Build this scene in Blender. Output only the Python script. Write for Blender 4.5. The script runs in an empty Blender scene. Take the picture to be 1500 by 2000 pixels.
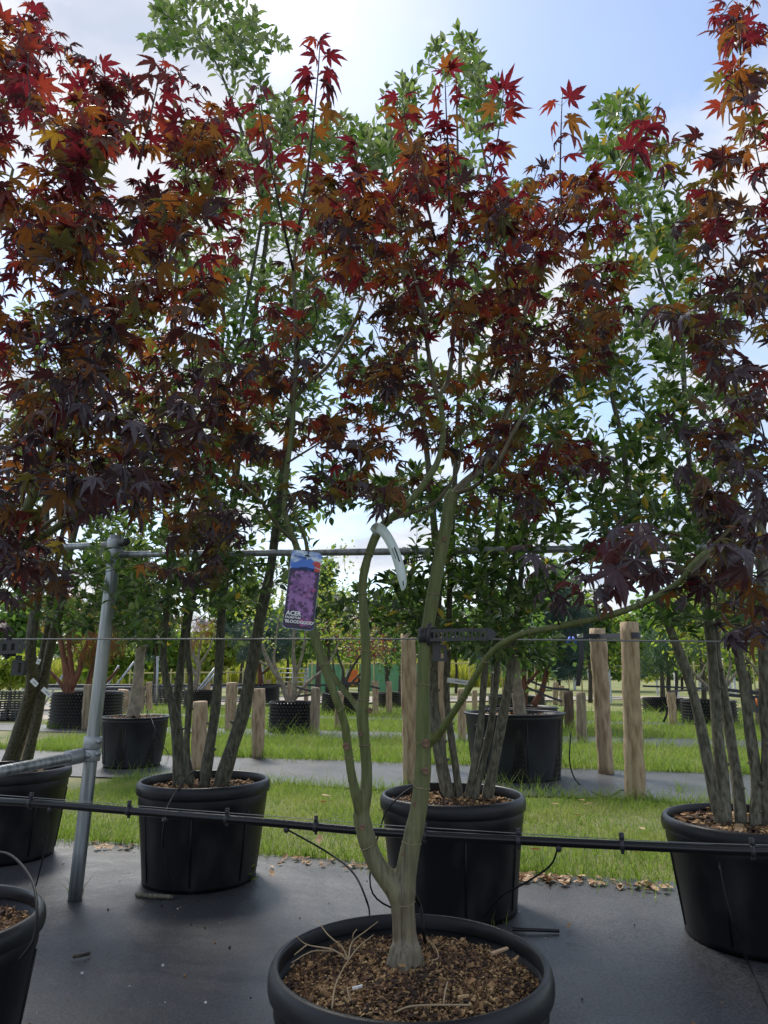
import bpy, math, random
import numpy as np
from mathutils import Vector, Matrix
rng = np.random.default_rng(7)
random.seed(7)
SC = bpy.context.scene
COL = SC.collection
R = math.radians

# ------------------------------------------------------------------ camera, sky, sun, exposure
F, PITCH, CH = 1387.0, R(12.6), 1.0          # focal length in photo pixels, tilt up, eye height
cam_d = bpy.data.cameras.new('camera')
cam_d.sensor_fit = 'VERTICAL'; cam_d.sensor_height = 24.0; cam_d.lens = 24.0 * F / 2000.0
cam_d.clip_start = 0.05; cam_d.clip_end = 2000
cam = bpy.data.objects.new('camera', cam_d); COL.objects.link(cam)
cam.location = (0, 0, CH); cam.rotation_euler = (R(90) + PITCH, 0, 0)
SC.camera = cam

SUN_EL, SUN_AZ = R(52), R(-25)               # sun ahead of the camera, a little to the left
world = bpy.data.worlds.new('World'); SC.world = world; world.use_nodes = True
wn, wl = world.node_tree.nodes, world.node_tree.links
wn.clear()
w_out = wn.new('ShaderNodeOutputWorld')
sky = wn.new('ShaderNodeTexSky'); sky.sky_type = 'NISHITA'; sky.sun_disc = False
sky.sun_elevation = SUN_EL; sky.sun_rotation = SUN_AZ; sky.air_density = 1.0; sky.dust_density = 0.6; sky.ozone_density = 1.5
bg_sky = wn.new('ShaderNodeBackground'); bg_sky.inputs['Strength'].default_value = 0.108
wl.new(sky.outputs['Color'], bg_sky.inputs['Color'])
bg_cl = wn.new('ShaderNodeBackground'); bg_cl.inputs['Strength'].default_value = 0.475
tc = wn.new('ShaderNodeTexCoord')
sep = wn.new('ShaderNodeSeparateXYZ'); wl.new(tc.outputs['Generated'], sep.inputs[0])
def wmath(op, a, b=None):
    n = wn.new('ShaderNodeMath'); n.operation = op
    for i, s in enumerate((a, b)):
        if s is None: continue
        if isinstance(s, (int, float)): n.inputs[i].default_value = s
        else: wl.new(s, n.inputs[i])
    return n.outputs[0]
zz = wmath('ADD', wmath('MAXIMUM', sep.outputs[2], 0.0), 0.22)     # flat cloud deck seen in perspective
cx = wmath('DIVIDE', sep.outputs[0], zz); cy = wmath('DIVIDE', sep.outputs[1], zz)
cmb = wn.new('ShaderNodeCombineXYZ'); wl.new(cx, cmb.inputs[0]); wl.new(cy, cmb.inputs[1])
mp = wn.new('ShaderNodeMapping'); mp.inputs['Location'].default_value = (0.5, 2.9, 0.0); wl.new(cmb.outputs[0], mp.inputs[0])
n1 = wn.new('ShaderNodeTexNoise'); n1.inputs['Scale'].default_value = 2.1; n1.inputs['Detail'].default_value = 7; n1.inputs['Roughness'].default_value = 0.56; n1.inputs['Distortion'].default_value = 0.15
wl.new(mp.outputs[0], n1.inputs['Vector'])
rp = wn.new('ShaderNodeValToRGB'); rp.color_ramp.elements[0].position = 0.40; rp.color_ramp.elements[1].position = 0.58
wl.new(n1.outputs['Fac'], rp.inputs[0])
n2 = wn.new('ShaderNodeTexNoise'); n2.inputs['Scale'].default_value = 3.4; n2.inputs['Detail'].default_value = 5
wl.new(mp.outputs[0], n2.inputs['Vector'])
rp2 = wn.new('ShaderNodeValToRGB')
rp2.color_ramp.elements[0].position = 0.36; rp2.color_ramp.elements[0].color = (0.60, 0.67, 0.82, 1)
rp2.color_ramp.elements[1].position = 0.62; rp2.color_ramp.elements[1].color = (0.98, 0.98, 1.0, 1)
wl.new(n2.outputs['Fac'], rp2.inputs[0]); wl.new(rp2.outputs[0], bg_cl.inputs['Color'])
mixw = wn.new('ShaderNodeMixShader')
wl.new(wmath('MINIMUM', wmath('ADD', wmath('MULTIPLY', rp.outputs[0], 0.86), 0.10), 1.0), mixw.inputs[0])
wl.new(bg_sky.outputs[0], mixw.inputs[1]); wl.new(bg_cl.outputs[0], mixw.inputs[2])
wl.new(mixw.outputs[0], w_out.inputs['Surface'])

sun_d = bpy.data.lights.new('sun', 'SUN'); sun_d.energy = 2.2; sun_d.angle = R(14); sun_d.color = (1.0, 0.95, 0.87)
sun = bpy.data.objects.new('sun', sun_d); COL.objects.link(sun)
sdir = Vector((math.sin(SUN_AZ) * math.cos(SUN_EL), math.cos(SUN_AZ) * math.cos(SUN_EL), math.sin(SUN_EL)))
sun.rotation_euler = sdir.to_track_quat('Z', 'Y').to_euler()
VS = SC.view_settings
VS.view_transform = 'Standard'; VS.look = 'None'; VS.gamma = 1; VS.exposure = 1.08; VS.use_curve_mapping = False
SC.cycles.max_bounces = 7; SC.cycles.transmission_bounces = 5; SC.cycles.diffuse_bounces = 4; SC.cycles.transparent_max_bounces = 4

# ------------------------------------------------------------------ pixels to directions
def ray(u, v):
    x, y = (u - 750) / F, (1000 - v) / F
    return np.array([x, math.cos(PITCH) - y * math.sin(PITCH), math.sin(PITCH) + y * math.cos(PITCH)])
def atY(u, v, Y):
    d = ray(u, v); return d * (Y / d[1]) + np.array([0, 0, CH])
def atZ(u, v, z=0.0):
    d = ray(u, v); return d * ((z - CH) / d[2]) + np.array([0, 0, CH])
def wpx(px, Y):                                # width in metres of px photo pixels near distance Y
    return px / F * Y

# ------------------------------------------------------------------ materials
def mat(name, c1, rough=0.6, c2=None, scale=8.0, stretch=(1, 1, 1), metal=0.0, spec=0.5, bump=0.0, bscale=None,
        detail=5.0, p0=0.35, p1=0.65, trans=None, tfac=0.4, coat=0.0, coords='Object', rvar=0.0, c3=None, c3z=None):
    m = bpy.data.materials.new(name); m.use_nodes = True
    nt = m.node_tree; N, L = nt.nodes, nt.links
    b = N['Principled BSDF']; out = N['Material Output']
    b.inputs['Base Color'].default_value = (*c1, 1); b.inputs['Roughness'].default_value = rough
    b.inputs['Metallic'].default_value = metal; b.inputs['Specular IOR Level'].default_value = spec
    b.inputs['Coat Weight'].default_value = coat; b.inputs['Coat Roughness'].default_value = 0.25
    if c2 is not None or bump:
        t = N.new('ShaderNodeTexCoord'); mpn = N.new('ShaderNodeMapping'); mpn.inputs['Scale'].default_value = stretch
        L.new(t.outputs[coords], mpn.inputs[0])
        nz = N.new('ShaderNodeTexNoise'); nz.inputs['Scale'].default_value = scale; nz.inputs['Detail'].default_value = detail
        L.new(mpn.outputs[0], nz.inputs['Vector'])
        if c2 is not None:
            r = N.new('ShaderNodeValToRGB'); e = r.color_ramp.elements
            e[0].position = p0; e[0].color = (*c1, 1); e[1].position = p1; e[1].color = (*c2, 1)
            L.new(nz.outputs['Fac'], r.inputs[0]); colout = r.outputs[0]
            if c3 is not None:                 # a second colour below a height on the thing itself (old bark at the foot)
                sx = N.new('ShaderNodeSeparateXYZ'); L.new(t.outputs['Object'], sx.inputs[0])
                ad = N.new('ShaderNodeMath'); ad.operation = 'MULTIPLY_ADD'; ad.inputs[1].default_value = 0.5; L.new(nz.outputs['Fac'], ad.inputs[0]); L.new(sx.outputs[2], ad.inputs[2])
                mr = N.new('ShaderNodeMapRange'); mr.inputs['From Min'].default_value = c3z[0]; mr.inputs['From Max'].default_value = c3z[1]
                L.new(ad.outputs[0], mr.inputs['Value'])
                r2 = N.new('ShaderNodeValToRGB'); r2.color_ramp.elements[0].position = .3; r2.color_ramp.elements[1].position = .68
                r2.color_ramp.elements[0].color = (*c3[0], 1); r2.color_ramp.elements[1].color = (*c3[1], 1); L.new(nz.outputs['Fac'], r2.inputs[0])
                mx = N.new('ShaderNodeMix'); mx.data_type = 'RGBA'; L.new(mr.outputs[0], mx.inputs['Factor']); L.new(r2.outputs[0], mx.inputs['A']); L.new(colout, mx.inputs['B']); colout = mx.outputs['Result']
            L.new(colout, b.inputs['Base Color'])
        if rvar:
            mrr = N.new('ShaderNodeMapRange'); mrr.inputs['From Min'].default_value = .3; mrr.inputs['From Max'].default_value = .7
            mrr.inputs['To Min'].default_value = rough - rvar; mrr.inputs['To Max'].default_value = rough + rvar
            L.new(nz.outputs['Fac'], mrr.inputs['Value']); L.new(mrr.outputs[0], b.inputs['Roughness'])
        if bump:
            nb = N.new('ShaderNodeTexNoise'); nb.inputs['Scale'].default_value = bscale or scale * 3; nb.inputs['Detail'].default_value = 4
            L.new(mpn.outputs[0], nb.inputs['Vector'])
            bp = N.new('ShaderNodeBump'); bp.inputs['Strength'].default_value = 1.0; bp.inputs['Distance'].default_value = bump
            L.new(nb.outputs['Fac'], bp.inputs['Height']); L.new(bp.outputs[0], b.inputs['Normal'])
    if trans is not None:
        tr = N.new('ShaderNodeBsdfTranslucent'); tr.inputs['Color'].default_value = (*trans, 1)
        ms = N.new('ShaderNodeMixShader'); ms.inputs[0].default_value = tfac
        L.new(b.outputs[0], ms.inputs[1]); L.new(tr.outputs[0], ms.inputs[2]); L.new(ms.outputs[0], out.inputs['Surface'])
    return m

M = {}
M['grass_soil'] = mat('grass_soil', (.075, .095, .026), .9, (.20, .18, .075), 1.6, p0=.3, p1=.7)
M['meadow'] = mat('meadow', (.10, .145, .030), .9, (.26, .235, .09), .35, p0=.35, p1=.68, bump=.02, bscale=14)
M['path'] = mat('path_gravel', (.30, .26, .215), .9, (.40, .36, .31), 3.0, bump=.004, bscale=60)
M['pot'] = mat('black_pot_plastic', (.0055, .006, .0075), .46, (.034, .033, .032), 7.0, (1, 1, .6), p0=.50, p1=.82, detail=12, spec=.30, bump=.0006, bscale=40, rvar=.08)
M['pot_rim'] = mat('pot_rim_plastic', (.007, .0075, .0095), .42, (.014, .015, .018), 7.0, spec=.38, rvar=.10, bump=.0006, bscale=30)
M['pot_grey'] = mat('grey_pot_plastic', (.012, .013, .016), .45, (.022, .024, .028), 5.0, spec=.35, rvar=.07)
M['hole'] = mat('pot_hole', (.004, .004, .004), .9)
M['airpot'] = mat('dimpled_plastic', (.006, .006, .007), .4, spec=.35)
M['dimple'] = mat('dimple_tip', (.05, .05, .052), .3, spec=.6)
M['galv'] = mat('galvanised_steel', (.22, .24, .25), .42, (.46, .48, .49), 26.0, (2, 2, .12), metal=.75, bump=.0006, bscale=40, rvar=.1)
M['galv_cast'] = mat('cast_galvanised', (.33, .35, .36), .5, (.45, .47, .48), 22.0, metal=.7, bump=.0012, bscale=70)
M['black_pe'] = mat('black_pipe_plastic', (.007, .007, .008), .28, spec=.5, bump=.0002, bscale=30)
M['hose'] = mat('black_hose', (.006, .006, .007), .5, spec=.25)
M['rubber'] = mat('black_rubber', (.022, .022, .026), .42, (.034, .034, .039), 20.0)
M['strap'] = mat('dark_webbing', (.018, .019, .028), .5, (.03, .03, .042), 30.0)
M['wire'] = mat('steel_wire', (.30, .30, .29), .45, metal=.7)
M['paper'] = mat('pale_label_plastic', (.62, .70, .66), .45)
M['ink'] = mat('black_ink', (.012, .012, .014), .6)
M['chip_dark'] = mat('bark_chip_dark', (.042, .023, .015), .85)
M['chip_brown'] = mat('bark_chip_brown', (.115, .058, .028), .85)
M['chip_tan'] = mat('bark_chip_tan', (.30, .175, .075), .85)
M['chip_straw'] = mat('coir_straw', (.50, .34, .16), .85)
M['soil'] = mat('pot_soil', (.035, .020, .013), .95, (.11, .062, .030), 26.0, bump=.012, bscale=60)
M['twig_dry'] = mat('dry_twig', (.36, .27, .16), .8)
M['dead_leaf'] = mat('dead_leaf_tan', (.40, .25, .13), .7, (.25, .14, .07), 30.0, trans=(.3, .16, .06), tfac=.2)
M['dead_leaf2'] = mat('dead_leaf_pale', (.47, .33, .20), .7, (.36, .22, .12), 30.0)
M['wood'] = mat('round_timber', (.20, .125, .065), .8, (.42, .315, .20), 13.0, (2.4, 2.4, .5), bump=.010, bscale=18, p0=.30, p1=.60, detail=9)
M['wood_old'] = mat('weathered_timber', (.13, .095, .06), .85, (.30, .24, .165), 7.0, (3.0, 3.0, .35), bump=.008, bscale=16)
M['wood_dark'] = mat('wet_dark_timber', (.03, .018, .010), .7, (.11, .065, .03), 7.0, (3, 3, .4), bump=.008, bscale=16)
M['bark_maple'] = mat('maple_bark', (.070, .092, .018), .55, (.150, .165, .052), 42.0, (3.0, 3.0, .22), bump=.0018, bscale=50, p0=.3, p1=.74, detail=9,
                      c3=((.072, .058, .034), (.235, .195, .130)), c3z=(.35, .72))
M['ring'] = mat('bark_node_ring', (.13, .115, .055), .75, (.27, .22, .13), 80.0)
M['bark_branch'] = mat('maple_branch_bark', (.075, .060, .028), .55, (.145, .125, .062), 16.0, (3, 3, .5), bump=.001, bscale=30)
M['bark_twig'] = mat('maple_twig', (.028, .012, .013), .5)
M['scar'] = mat('bark_scar', (.10, .055, .035), .8, (.24, .15, .09), 90.0)
M['bark_ever'] = mat('evergreen_bark', (.036, .036, .022), .75, (.135, .125, .085), 34.0, (2.5, 2.5, .8), bump=.004, bscale=26, detail=9)
M['bark_ever_pale'] = mat('evergreen_bark_pale', (.060, .056, .035), .75, (.195, .18, .13), 34.0, (2.5, 2.5, .8), bump=.004, bscale=26, detail=9)
M['bark_red'] = mat('red_brown_bark', (.085, .030, .016), .85, (.20, .085, .045), 12.0, (3, 3, .4), bump=.006, bscale=20)
M['bark_grey'] = mat('grey_bark', (.15, .125, .09), .85, (.29, .25, .19), 9.0, (2, 2, 1.5), bump=.004, bscale=20)
M['bark_dark'] = mat('dark_bark', (.035, .028, .020), .85, (.085, .07, .05), 12.0, (3, 3, .5), bump=.004)
M['white_guard'] = mat('white_guard_mesh', (.72, .74, .75), .5)
M['tarp'] = mat('green_tarpaulin', (.14, .36, .19), .7, (.20, .44, .25), 1.5)
M['rail_wood'] = mat('bamboo_rail', (.42, .38, .17), .7)
M['grey_metal'] = mat('dull_metal', (.42, .44, .45), .45, metal=.5)
M['orange'] = mat('orange_paint', (.65, .17, .03), .45)
M['blue_tie'] = mat('blue_tie', (.03, .12, .55), .5)
M['white_block'] = mat('white_plastic', (.75, .75, .72), .5)

# ground cloth: tightly woven black fabric
def cloth_mat():
    m = bpy.data.materials.new('woven_ground_cloth'); m.use_nodes = True
    N, L = m.node_tree.nodes, m.node_tree.links; b = N['Principled BSDF']
    t = N.new('ShaderNodeTexCoord')
    def noise(s, d=4, st=(1, 1, 1)):
        mpn = N.new('ShaderNodeMapping'); mpn.inputs['Scale'].default_value = st; L.new(t.outputs['Object'], mpn.inputs[0])
        n = N.new('ShaderNodeTexNoise'); n.inputs['Scale'].default_value = s; n.inputs['Detail'].default_value = d; L.new(mpn.outputs[0], n.inputs['Vector']); return n.outputs['Fac']
    r = N.new('ShaderNodeValToRGB'); e = r.color_ramp.elements
    e[0].position = .32; e[0].color = (.006, .0063, .007, 1); e[1].position = .76; e[1].color = (.095, .097, .103, 1)
    mm = N.new('ShaderNodeMath'); mm.operation = 'MULTIPLY_ADD'; L.new(noise(105, 4), mm.inputs[0]); mm.inputs[1].default_value = .82; 
    m2 = N.new('ShaderNodeMath'); m2.operation = 'MULTIPLY'; L.new(noise(2.0, 5), m2.inputs[0]); m2.inputs[1].default_value = .28; L.new(m2.outputs[0], mm.inputs[2])
    L.new(mm.outputs[0], r.inputs[0]); L.new(r.outputs[0], b.inputs['Base Color'])
    mr = N.new('ShaderNodeMapRange'); mr.inputs['From Min'].default_value = .3; mr.inputs['From Max'].default_value = .7; mr.inputs['To Min'].default_value = .36; mr.inputs['To Max'].default_value = .52
    L.new(noise(1.3, 5), mr.inputs['Value']); L.new(mr.outputs[0], b.inputs['Roughness']); b.inputs['Specular IOR Level'].default_value = .42
    bp = N.new('ShaderNodeBump'); bp.inputs['Distance'].default_value = .0016; bp.inputs['Strength'].default_value = .8; L.new(noise(170, 3, (1, 1.6, 1)), bp.inputs['Height'])
    bp2 = N.new('ShaderNodeBump'); bp2.inputs['Distance'].default_value = .03; bp2.inputs['Strength'].default_value = .6; L.new(noise(3.2, 3), bp2.inputs['Height'])
    L.new(bp.outputs[0], bp2.inputs['Normal']); L.new(bp2.outputs[0], b.inputs['Normal'])
    return m
M['cloth'] = cloth_mat()

def leafmat(name, base, trans, tfac=.45, rough=.42, spec=.45):
    return mat(name, base, rough, tuple(min(1, c * 1.5 + .004) for c in base), 22.0, trans=trans, tfac=tfac, spec=spec, coords='Object')
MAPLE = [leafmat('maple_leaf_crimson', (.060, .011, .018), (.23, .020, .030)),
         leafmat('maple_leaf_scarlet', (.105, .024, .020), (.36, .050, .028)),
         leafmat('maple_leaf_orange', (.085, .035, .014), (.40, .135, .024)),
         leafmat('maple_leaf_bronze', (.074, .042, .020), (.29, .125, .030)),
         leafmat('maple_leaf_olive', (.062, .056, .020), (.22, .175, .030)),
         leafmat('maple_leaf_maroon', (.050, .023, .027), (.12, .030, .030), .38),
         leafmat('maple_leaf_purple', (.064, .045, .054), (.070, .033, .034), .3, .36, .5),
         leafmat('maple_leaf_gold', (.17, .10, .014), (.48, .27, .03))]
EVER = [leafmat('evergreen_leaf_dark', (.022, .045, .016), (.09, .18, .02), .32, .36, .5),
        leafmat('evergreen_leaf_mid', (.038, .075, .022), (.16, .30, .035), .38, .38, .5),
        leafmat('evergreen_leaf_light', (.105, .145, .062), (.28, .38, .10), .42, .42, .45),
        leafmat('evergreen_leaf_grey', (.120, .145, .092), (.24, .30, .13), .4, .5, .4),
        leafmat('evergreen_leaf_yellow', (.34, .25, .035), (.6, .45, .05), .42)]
BG = {'lime': leafmat('lime_foliage', (.13, .20, .028), (.38, .52, .05)), 'green': leafmat('green_foliage', (.06, .115, .028), (.20, .36, .05)),
      'yellow': leafmat('yellow_green_foliage', (.19, .20, .035), (.45, .48, .06)), 'deep': leafmat('deep_green_foliage', (.030, .060, .022), (.09, .18, .03)),
      'blue': leafmat('blue_green_needles', (.050, .098, .080), (.09, .16, .11), .25), 'pine': leafmat('dark_needles', (.026, .055, .040), (.05, .10, .05), .25),
      'rust': leafmat('rust_foliage', (.16, .062, .016), (.40, .16, .03)), 'plum': leafmat('plum_foliage', (.075, .026, .034), (.22, .05, .05)),
      'brown': leafmat('brown_thread_foliage', (.075, .042, .026), (.16, .08, .04)), 'haze': leafmat('distant_green', (.055, .095, .045), (.14, .22, .08), .3)}
def grass_mat():
    m = mat('grass_blades', (.095, .175, .026), .55, (.36, .31, .13), 2.3, trans=(.32, .46, .07), tfac=.38, spec=.3, p0=.43, p1=.68, detail=8)
    return m
M['grass'] = grass_mat()
M['grass_lush'] = mat('lush_grass', (.080, .160, .022), .55, (.18, .22, .045), 3.0, trans=(.27, .43, .05), tfac=.38, spec=.3)

# ------------------------------------------------------------------ mesh building
def tag(o, label=None, cat=None, group=None, kind=None):
    if label: o['label'] = label
    if cat: o['category'] = cat
    if group: o['group'] = group
    if kind: o['kind'] = kind
    return o
def empty(name, loc, label, cat, group=None, rz=0.0):
    o = bpy.data.objects.new(name, None); COL.objects.link(o); o.location = Vector([float(c) for c in loc]); o.rotation_euler = (0, 0, rz); o.empty_display_size = .1
    return tag(o, label, cat, group)
def link(name, me, parent=None, loc=(0, 0, 0)):
    o = bpy.data.objects.new(name, me); COL.objects.link(o); o.location = Vector([float(c) for c in loc])
    if parent is not None: o.parent = parent
    return o

class MB:
    """collects tris/quads; every add() may name a material slot"""
    def __init__(s): s.V, s.F, s.I, s.n = [], [], [], 0
    def add(s, V, Fc, mi=0):
        V = np.asarray(V, float).reshape(-1, 3); s.V.append(V)
        for a in (Fc if isinstance(Fc, list) else [Fc]):
            a = np.asarray(a, int); s.F.append(a + s.n); s.I.append(np.full(len(a), mi) if np.isscalar(mi) else np.asarray(mi))
        s.n += len(V); return s
    def mesh(s, name, mats, smooth=True, off=(0, 0, 0)):
        V = np.concatenate(s.V) - np.asarray(off, float)
        me = bpy.data.meshes.new(name)
        cnt = np.concatenate([np.full(len(f), f.shape[1]) for f in s.F]); loops = np.concatenate([f.reshape(-1) for f in s.F])
        me.vertices.add(len(V)); me.vertices.foreach_set('co', V.astype(np.float32).reshape(-1))
        me.loops.add(len(loops)); me.loops.foreach_set('vertex_index', loops.astype(np.int32))
        me.polygons.add(len(cnt)); st = np.concatenate([[0], np.cumsum(cnt)[:-1]])
        me.polygons.foreach_set('loop_start', st.astype(np.int32)); me.polygons.foreach_set('loop_total', cnt.astype(np.int32))
        for m in (mats if isinstance(mats, (list, tuple)) else [mats]): me.materials.append(m)
        me.polygons.foreach_set('material_index', np.concatenate(s.I).astype(np.int32))
        me.polygons.foreach_set('use_smooth', np.full(len(cnt), smooth))
        me.update(calc_edges=True); return me
    def obj(s, name, mats, parent=None, off=(0, 0, 0), smooth=True, loc=(0, 0, 0)):
        return link(name, s.mesh(name, mats, smooth, off), parent, loc)

def spline(P, seg=6):
    P = np.asarray(P, float)
    if len(P) < 3: return np.array([P[0] + (P[-1] - P[0]) * t for t in np.linspace(0, 1, seg + 1)])
    Q = np.vstack([2 * P[0] - P[1], P, 2 * P[-1] - P[-2]]); out = []
    for i in range(1, len(Q) - 2):
        p0, p1, p2, p3 = Q[i - 1:i + 3]
        for t in np.arange(seg) / seg:
            out.append(.5 * ((2 * p1) + (p2 - p0) * t + (2 * p0 - 5 * p1 + 4 * p2 - p3) * t * t + (3 * p1 - p0 - 3 * p2 + p3) * t ** 3))
    out.append(P[-1]); return np.array(out)
def tube(mb, P, rad, sides=8, mi=0, cap=True, wob=0.0):
    P = np.asarray(P, float); n = len(P); rad = np.broadcast_to(np.asarray(rad, float), (n,))
    T = np.gradient(P, axis=0); T /= np.linalg.norm(T, axis=1)[:, None] + 1e-9
    up = np.array([1.0, 0, 0]) if abs(T[0][0]) < .8 else np.array([0, 1.0, 0])
    a = np.arange(sides) / sides * 2 * np.pi; V = []
    for i in range(n):
        up = up - T[i] * up.dot(T[i]); up /= np.linalg.norm(up) + 1e-9; b = np.cross(T[i], up)
        rr = rad[i] * (1 + (wob * rng.normal(size=sides) if wob else 0))
        V.append(P[i] + np.outer(np.cos(a) * rr, up) + np.outer(np.sin(a) * rr, b))
    V = np.concatenate(V); i = np.arange(n - 1)[:, None] * sides; j = np.arange(sides)[None]; k = (j + 1) % sides
    Q = np.stack([i + j, i + k, i + sides + k, i + sides + j], -1).reshape(-1, 4)
    fs = [Q]
    if cap:
        V = np.vstack([V, P[0], P[-1]]); c0, c1 = len(V) - 2, len(V) - 1; jj = np.arange(sides); kk = (jj + 1) % sides
        fs.append(np.stack([np.full(sides, c0), kk, jj], -1)); o = (n - 1) * sides
        fs.append(np.stack([np.full(sides, c1), o + jj, o + kk], -1))
    mb.add(V, fs, mi); return mb
def lathe(mb, prof, c=(0, 0, 0), seg=64, mi=0):
    prof = np.asarray(prof, float); n = len(prof); a = np.arange(seg) / seg * 2 * np.pi
    V = np.stack([prof[:, 0][:, None] * np.cos(a), prof[:, 0][:, None] * np.sin(a), np.broadcast_to(prof[:, 1][:, None], (n, seg))], -1).reshape(-1, 3) + np.asarray(c)
    i = np.arange(n - 1)[:, None] * seg; j = np.arange(seg)[None]; k = (j + 1) % seg
    mb.add(V, np.stack([i + j, i + k, i + seg + k, i + seg + j], -1).reshape(-1, 4), mi); return mb
CUBE = np.array([[x, y, z] for x in (-.5, .5) for y in (-.5, .5) for z in (-.5, .5)])
CUBEF = np.array([[0, 1, 3, 2], [4, 6, 7, 5], [0, 4, 5, 1], [2, 3, 7, 6], [0, 2, 6, 4], [1, 5, 7, 3]])
def box(mb, c, s, rot=None, mi=0):
    V = CUBE * np.asarray(s, float)
    if rot is not None: V = V @ np.asarray(rot).T
    mb.add(V + np.asarray(c, float), CUBEF, mi); return mb
def rotz(a): return np.array([[math.cos(a), -math.sin(a), 0], [math.sin(a), math.cos(a), 0], [0, 0, 1]])
def frame(d, up):
    """rotation matrices with local Y along d and local Z near up, arrays (n,3)"""
    d = d / (np.linalg.norm(d, axis=-1, keepdims=True) + 1e-9)
    x = np.cross(d, up); x /= np.linalg.norm(x, axis=-1, keepdims=True) + 1e-9
    z = np.cross(x, d); return np.stack([x, d, z], -1)
def scatter(mb, tmpl, Rm, P, S, mi):
    """many copies of one small template (V, F) into one mesh"""
    tv, tf = tmpl; n = len(P)
    if n == 0: return
    V = np.einsum('nij,kj->nki', Rm, tv) * np.asarray(S)[:, None, None] + P[:, None]
    Fc = (tf[None] + (np.arange(n) * len(tv))[:, None, None]).reshape(-1, tf.shape[1])
    mb.add(V.reshape(-1, 3), Fc, np.repeat(np.broadcast_to(mi, (n,)), len(tf)))

# ------------------------------------------------------------------ leaf templates
def maple_leaf(droop=.35, fold=.05, pitch=-30, pet=.55, seed=0, lobes=7):
    r = np.random.default_rng(seed)
    A = np.array([-128, -82, -40, 0, 40, 82, 128.]) + r.normal(size=7) * 4; Ln = np.array([.45, .78, .95, 1.05, .95, .78, .45]) * (1 + .07 * r.normal(size=7))
    if lobes == 5: A, Ln = np.array([-88, -44, 0, 44, 88.]) + r.normal(size=5) * 4, np.array([.62, .9, 1.05, .9, .62])
    k = len(A); V, Fc = [[0, 0, 0]], []
    def pt(r_, a, side, z=0):
        a = math.radians(a); d = np.array([math.sin(a), math.cos(a)]); s = np.array([d[1], -d[0]])
        p = d * r_ + s * side; V.append([p[0], p[1], -droop * r_ * r_ + z]); return len(V) - 1
    sin_ = []
    for i in range(k + 1):
        a = A[0] - 24 if i == 0 else A[-1] + 24 if i == k else (A[i - 1] + A[i]) / 2
        l = .16 if i in (0, k) else .41 * min(Ln[i - 1], Ln[i]); sin_.append(pt(l, a, 0, .01))
    for i in range(k):
        l, a = Ln[i], A[i]; bend = r.normal() * .03
        m = pt(.56 * l, a, bend * .4, -fold * .6); W0 = pt(.57 * l, a, -.172 * l + bend * .4, fold * .5); W1 = pt(.57 * l, a, .172 * l + bend * .4, fold * .5)
        g0 = pt(.70 * l, a, -.118 * l + bend * .6, 0); g1 = pt(.70 * l, a, .118 * l + bend * .6, 0)
        h0 = pt(.74 * l, a, -.128 * l + bend * .6, fold * .2); h1 = pt(.74 * l, a, .128 * l + bend * .6, fold * .2)
        T = pt(l * 1.08, a, bend * 2, -.05)
        s0, s1 = sin_[i], sin_[i + 1]
        Fc += [[0, m, s0], [0, s1, m], [s0, m, W0], [m, s1, W1], [W0, m, g0], [m, W1, g1], [g0, m, h0], [m, g1, h1], [h0, m, T], [m, h1, T]]
    V = np.array(V, float); p = math.radians(pitch)
    V = V @ np.array([[1, 0, 0], [0, math.cos(p), -math.sin(p)], [0, math.sin(p), math.cos(p)]]).T
    V[:, 1] += pet; n = len(V); w = .013
    V = np.vstack([V, [[-w, 0, 0], [w, 0, 0], [w * .8, pet, 0], [-w * .8, pet, 0], [0, 0, w], [0, pet, w]]])
    Fc += [[n, n + 1, n + 2], [n, n + 2, n + 3], [n, n + 3, n + 5], [n, n + 5, n + 4], [n + 1, n + 4, n + 5], [n + 1, n + 5, n + 2]]
    return V, np.array(Fc)
MT = [maple_leaf(.75, .16, -35, .5, 6), maple_leaf(.55, -.10, -20, .6, 7), maple_leaf(.9, .12, -65, .6, 8, 5), maple_leaf(.22, .05, -15, .5, 1), maple_leaf(.45, .07, -38, .6, 2), maple_leaf(.30, .10, -28, .5, 3), maple_leaf(.6, .06, -55, .55, 4), maple_leaf(.25, .08, -5, .4, 5, 5)]
def oval_leaf(w=.42, fold=.10, curl=.12, pet=.08):
    V = [[0, 0, 0], [0, pet, 0], [-w * .40, .32, fold], [w * .40, .32, fold], [-w * .5, .58, fold * 1.1], [w * .5, .58, fold * 1.1], [-w * .28, .84, fold * .5], [w * .28, .84, fold * .5], [0, 1.06, -curl], [0, .5, 0], [.012, 0, 0]]
    Fc = [[0, 10, 1], [1, 9, 2], [1, 3, 9], [2, 9, 4], [9, 3, 5], [4, 9, 6], [9, 5, 7], [6, 9, 8], [9, 7, 8]]
    V = np.array(V, float); V[:, 2] -= curl * V[:, 1] ** 2 * .5; return V, np.array(Fc)
OT = [oval_leaf(.42, .08, .10), oval_leaf(.50, .12, .02), oval_leaf(.36, .06, .2)]
QUAD = (np.array([[0, 0, 0], [-.3, .5, .06], [0, 1, -.05], [.3, .5, .06]], float), np.array([[0, 3, 1], [1, 3, 2]]))
NEEDLE = (np.array([[-.03, 0, 0], [.03, 0, 0], [0, 1, 0], [0, 0, .03]], float), np.array([[0, 1, 2], [0, 2, 3]]))

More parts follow.
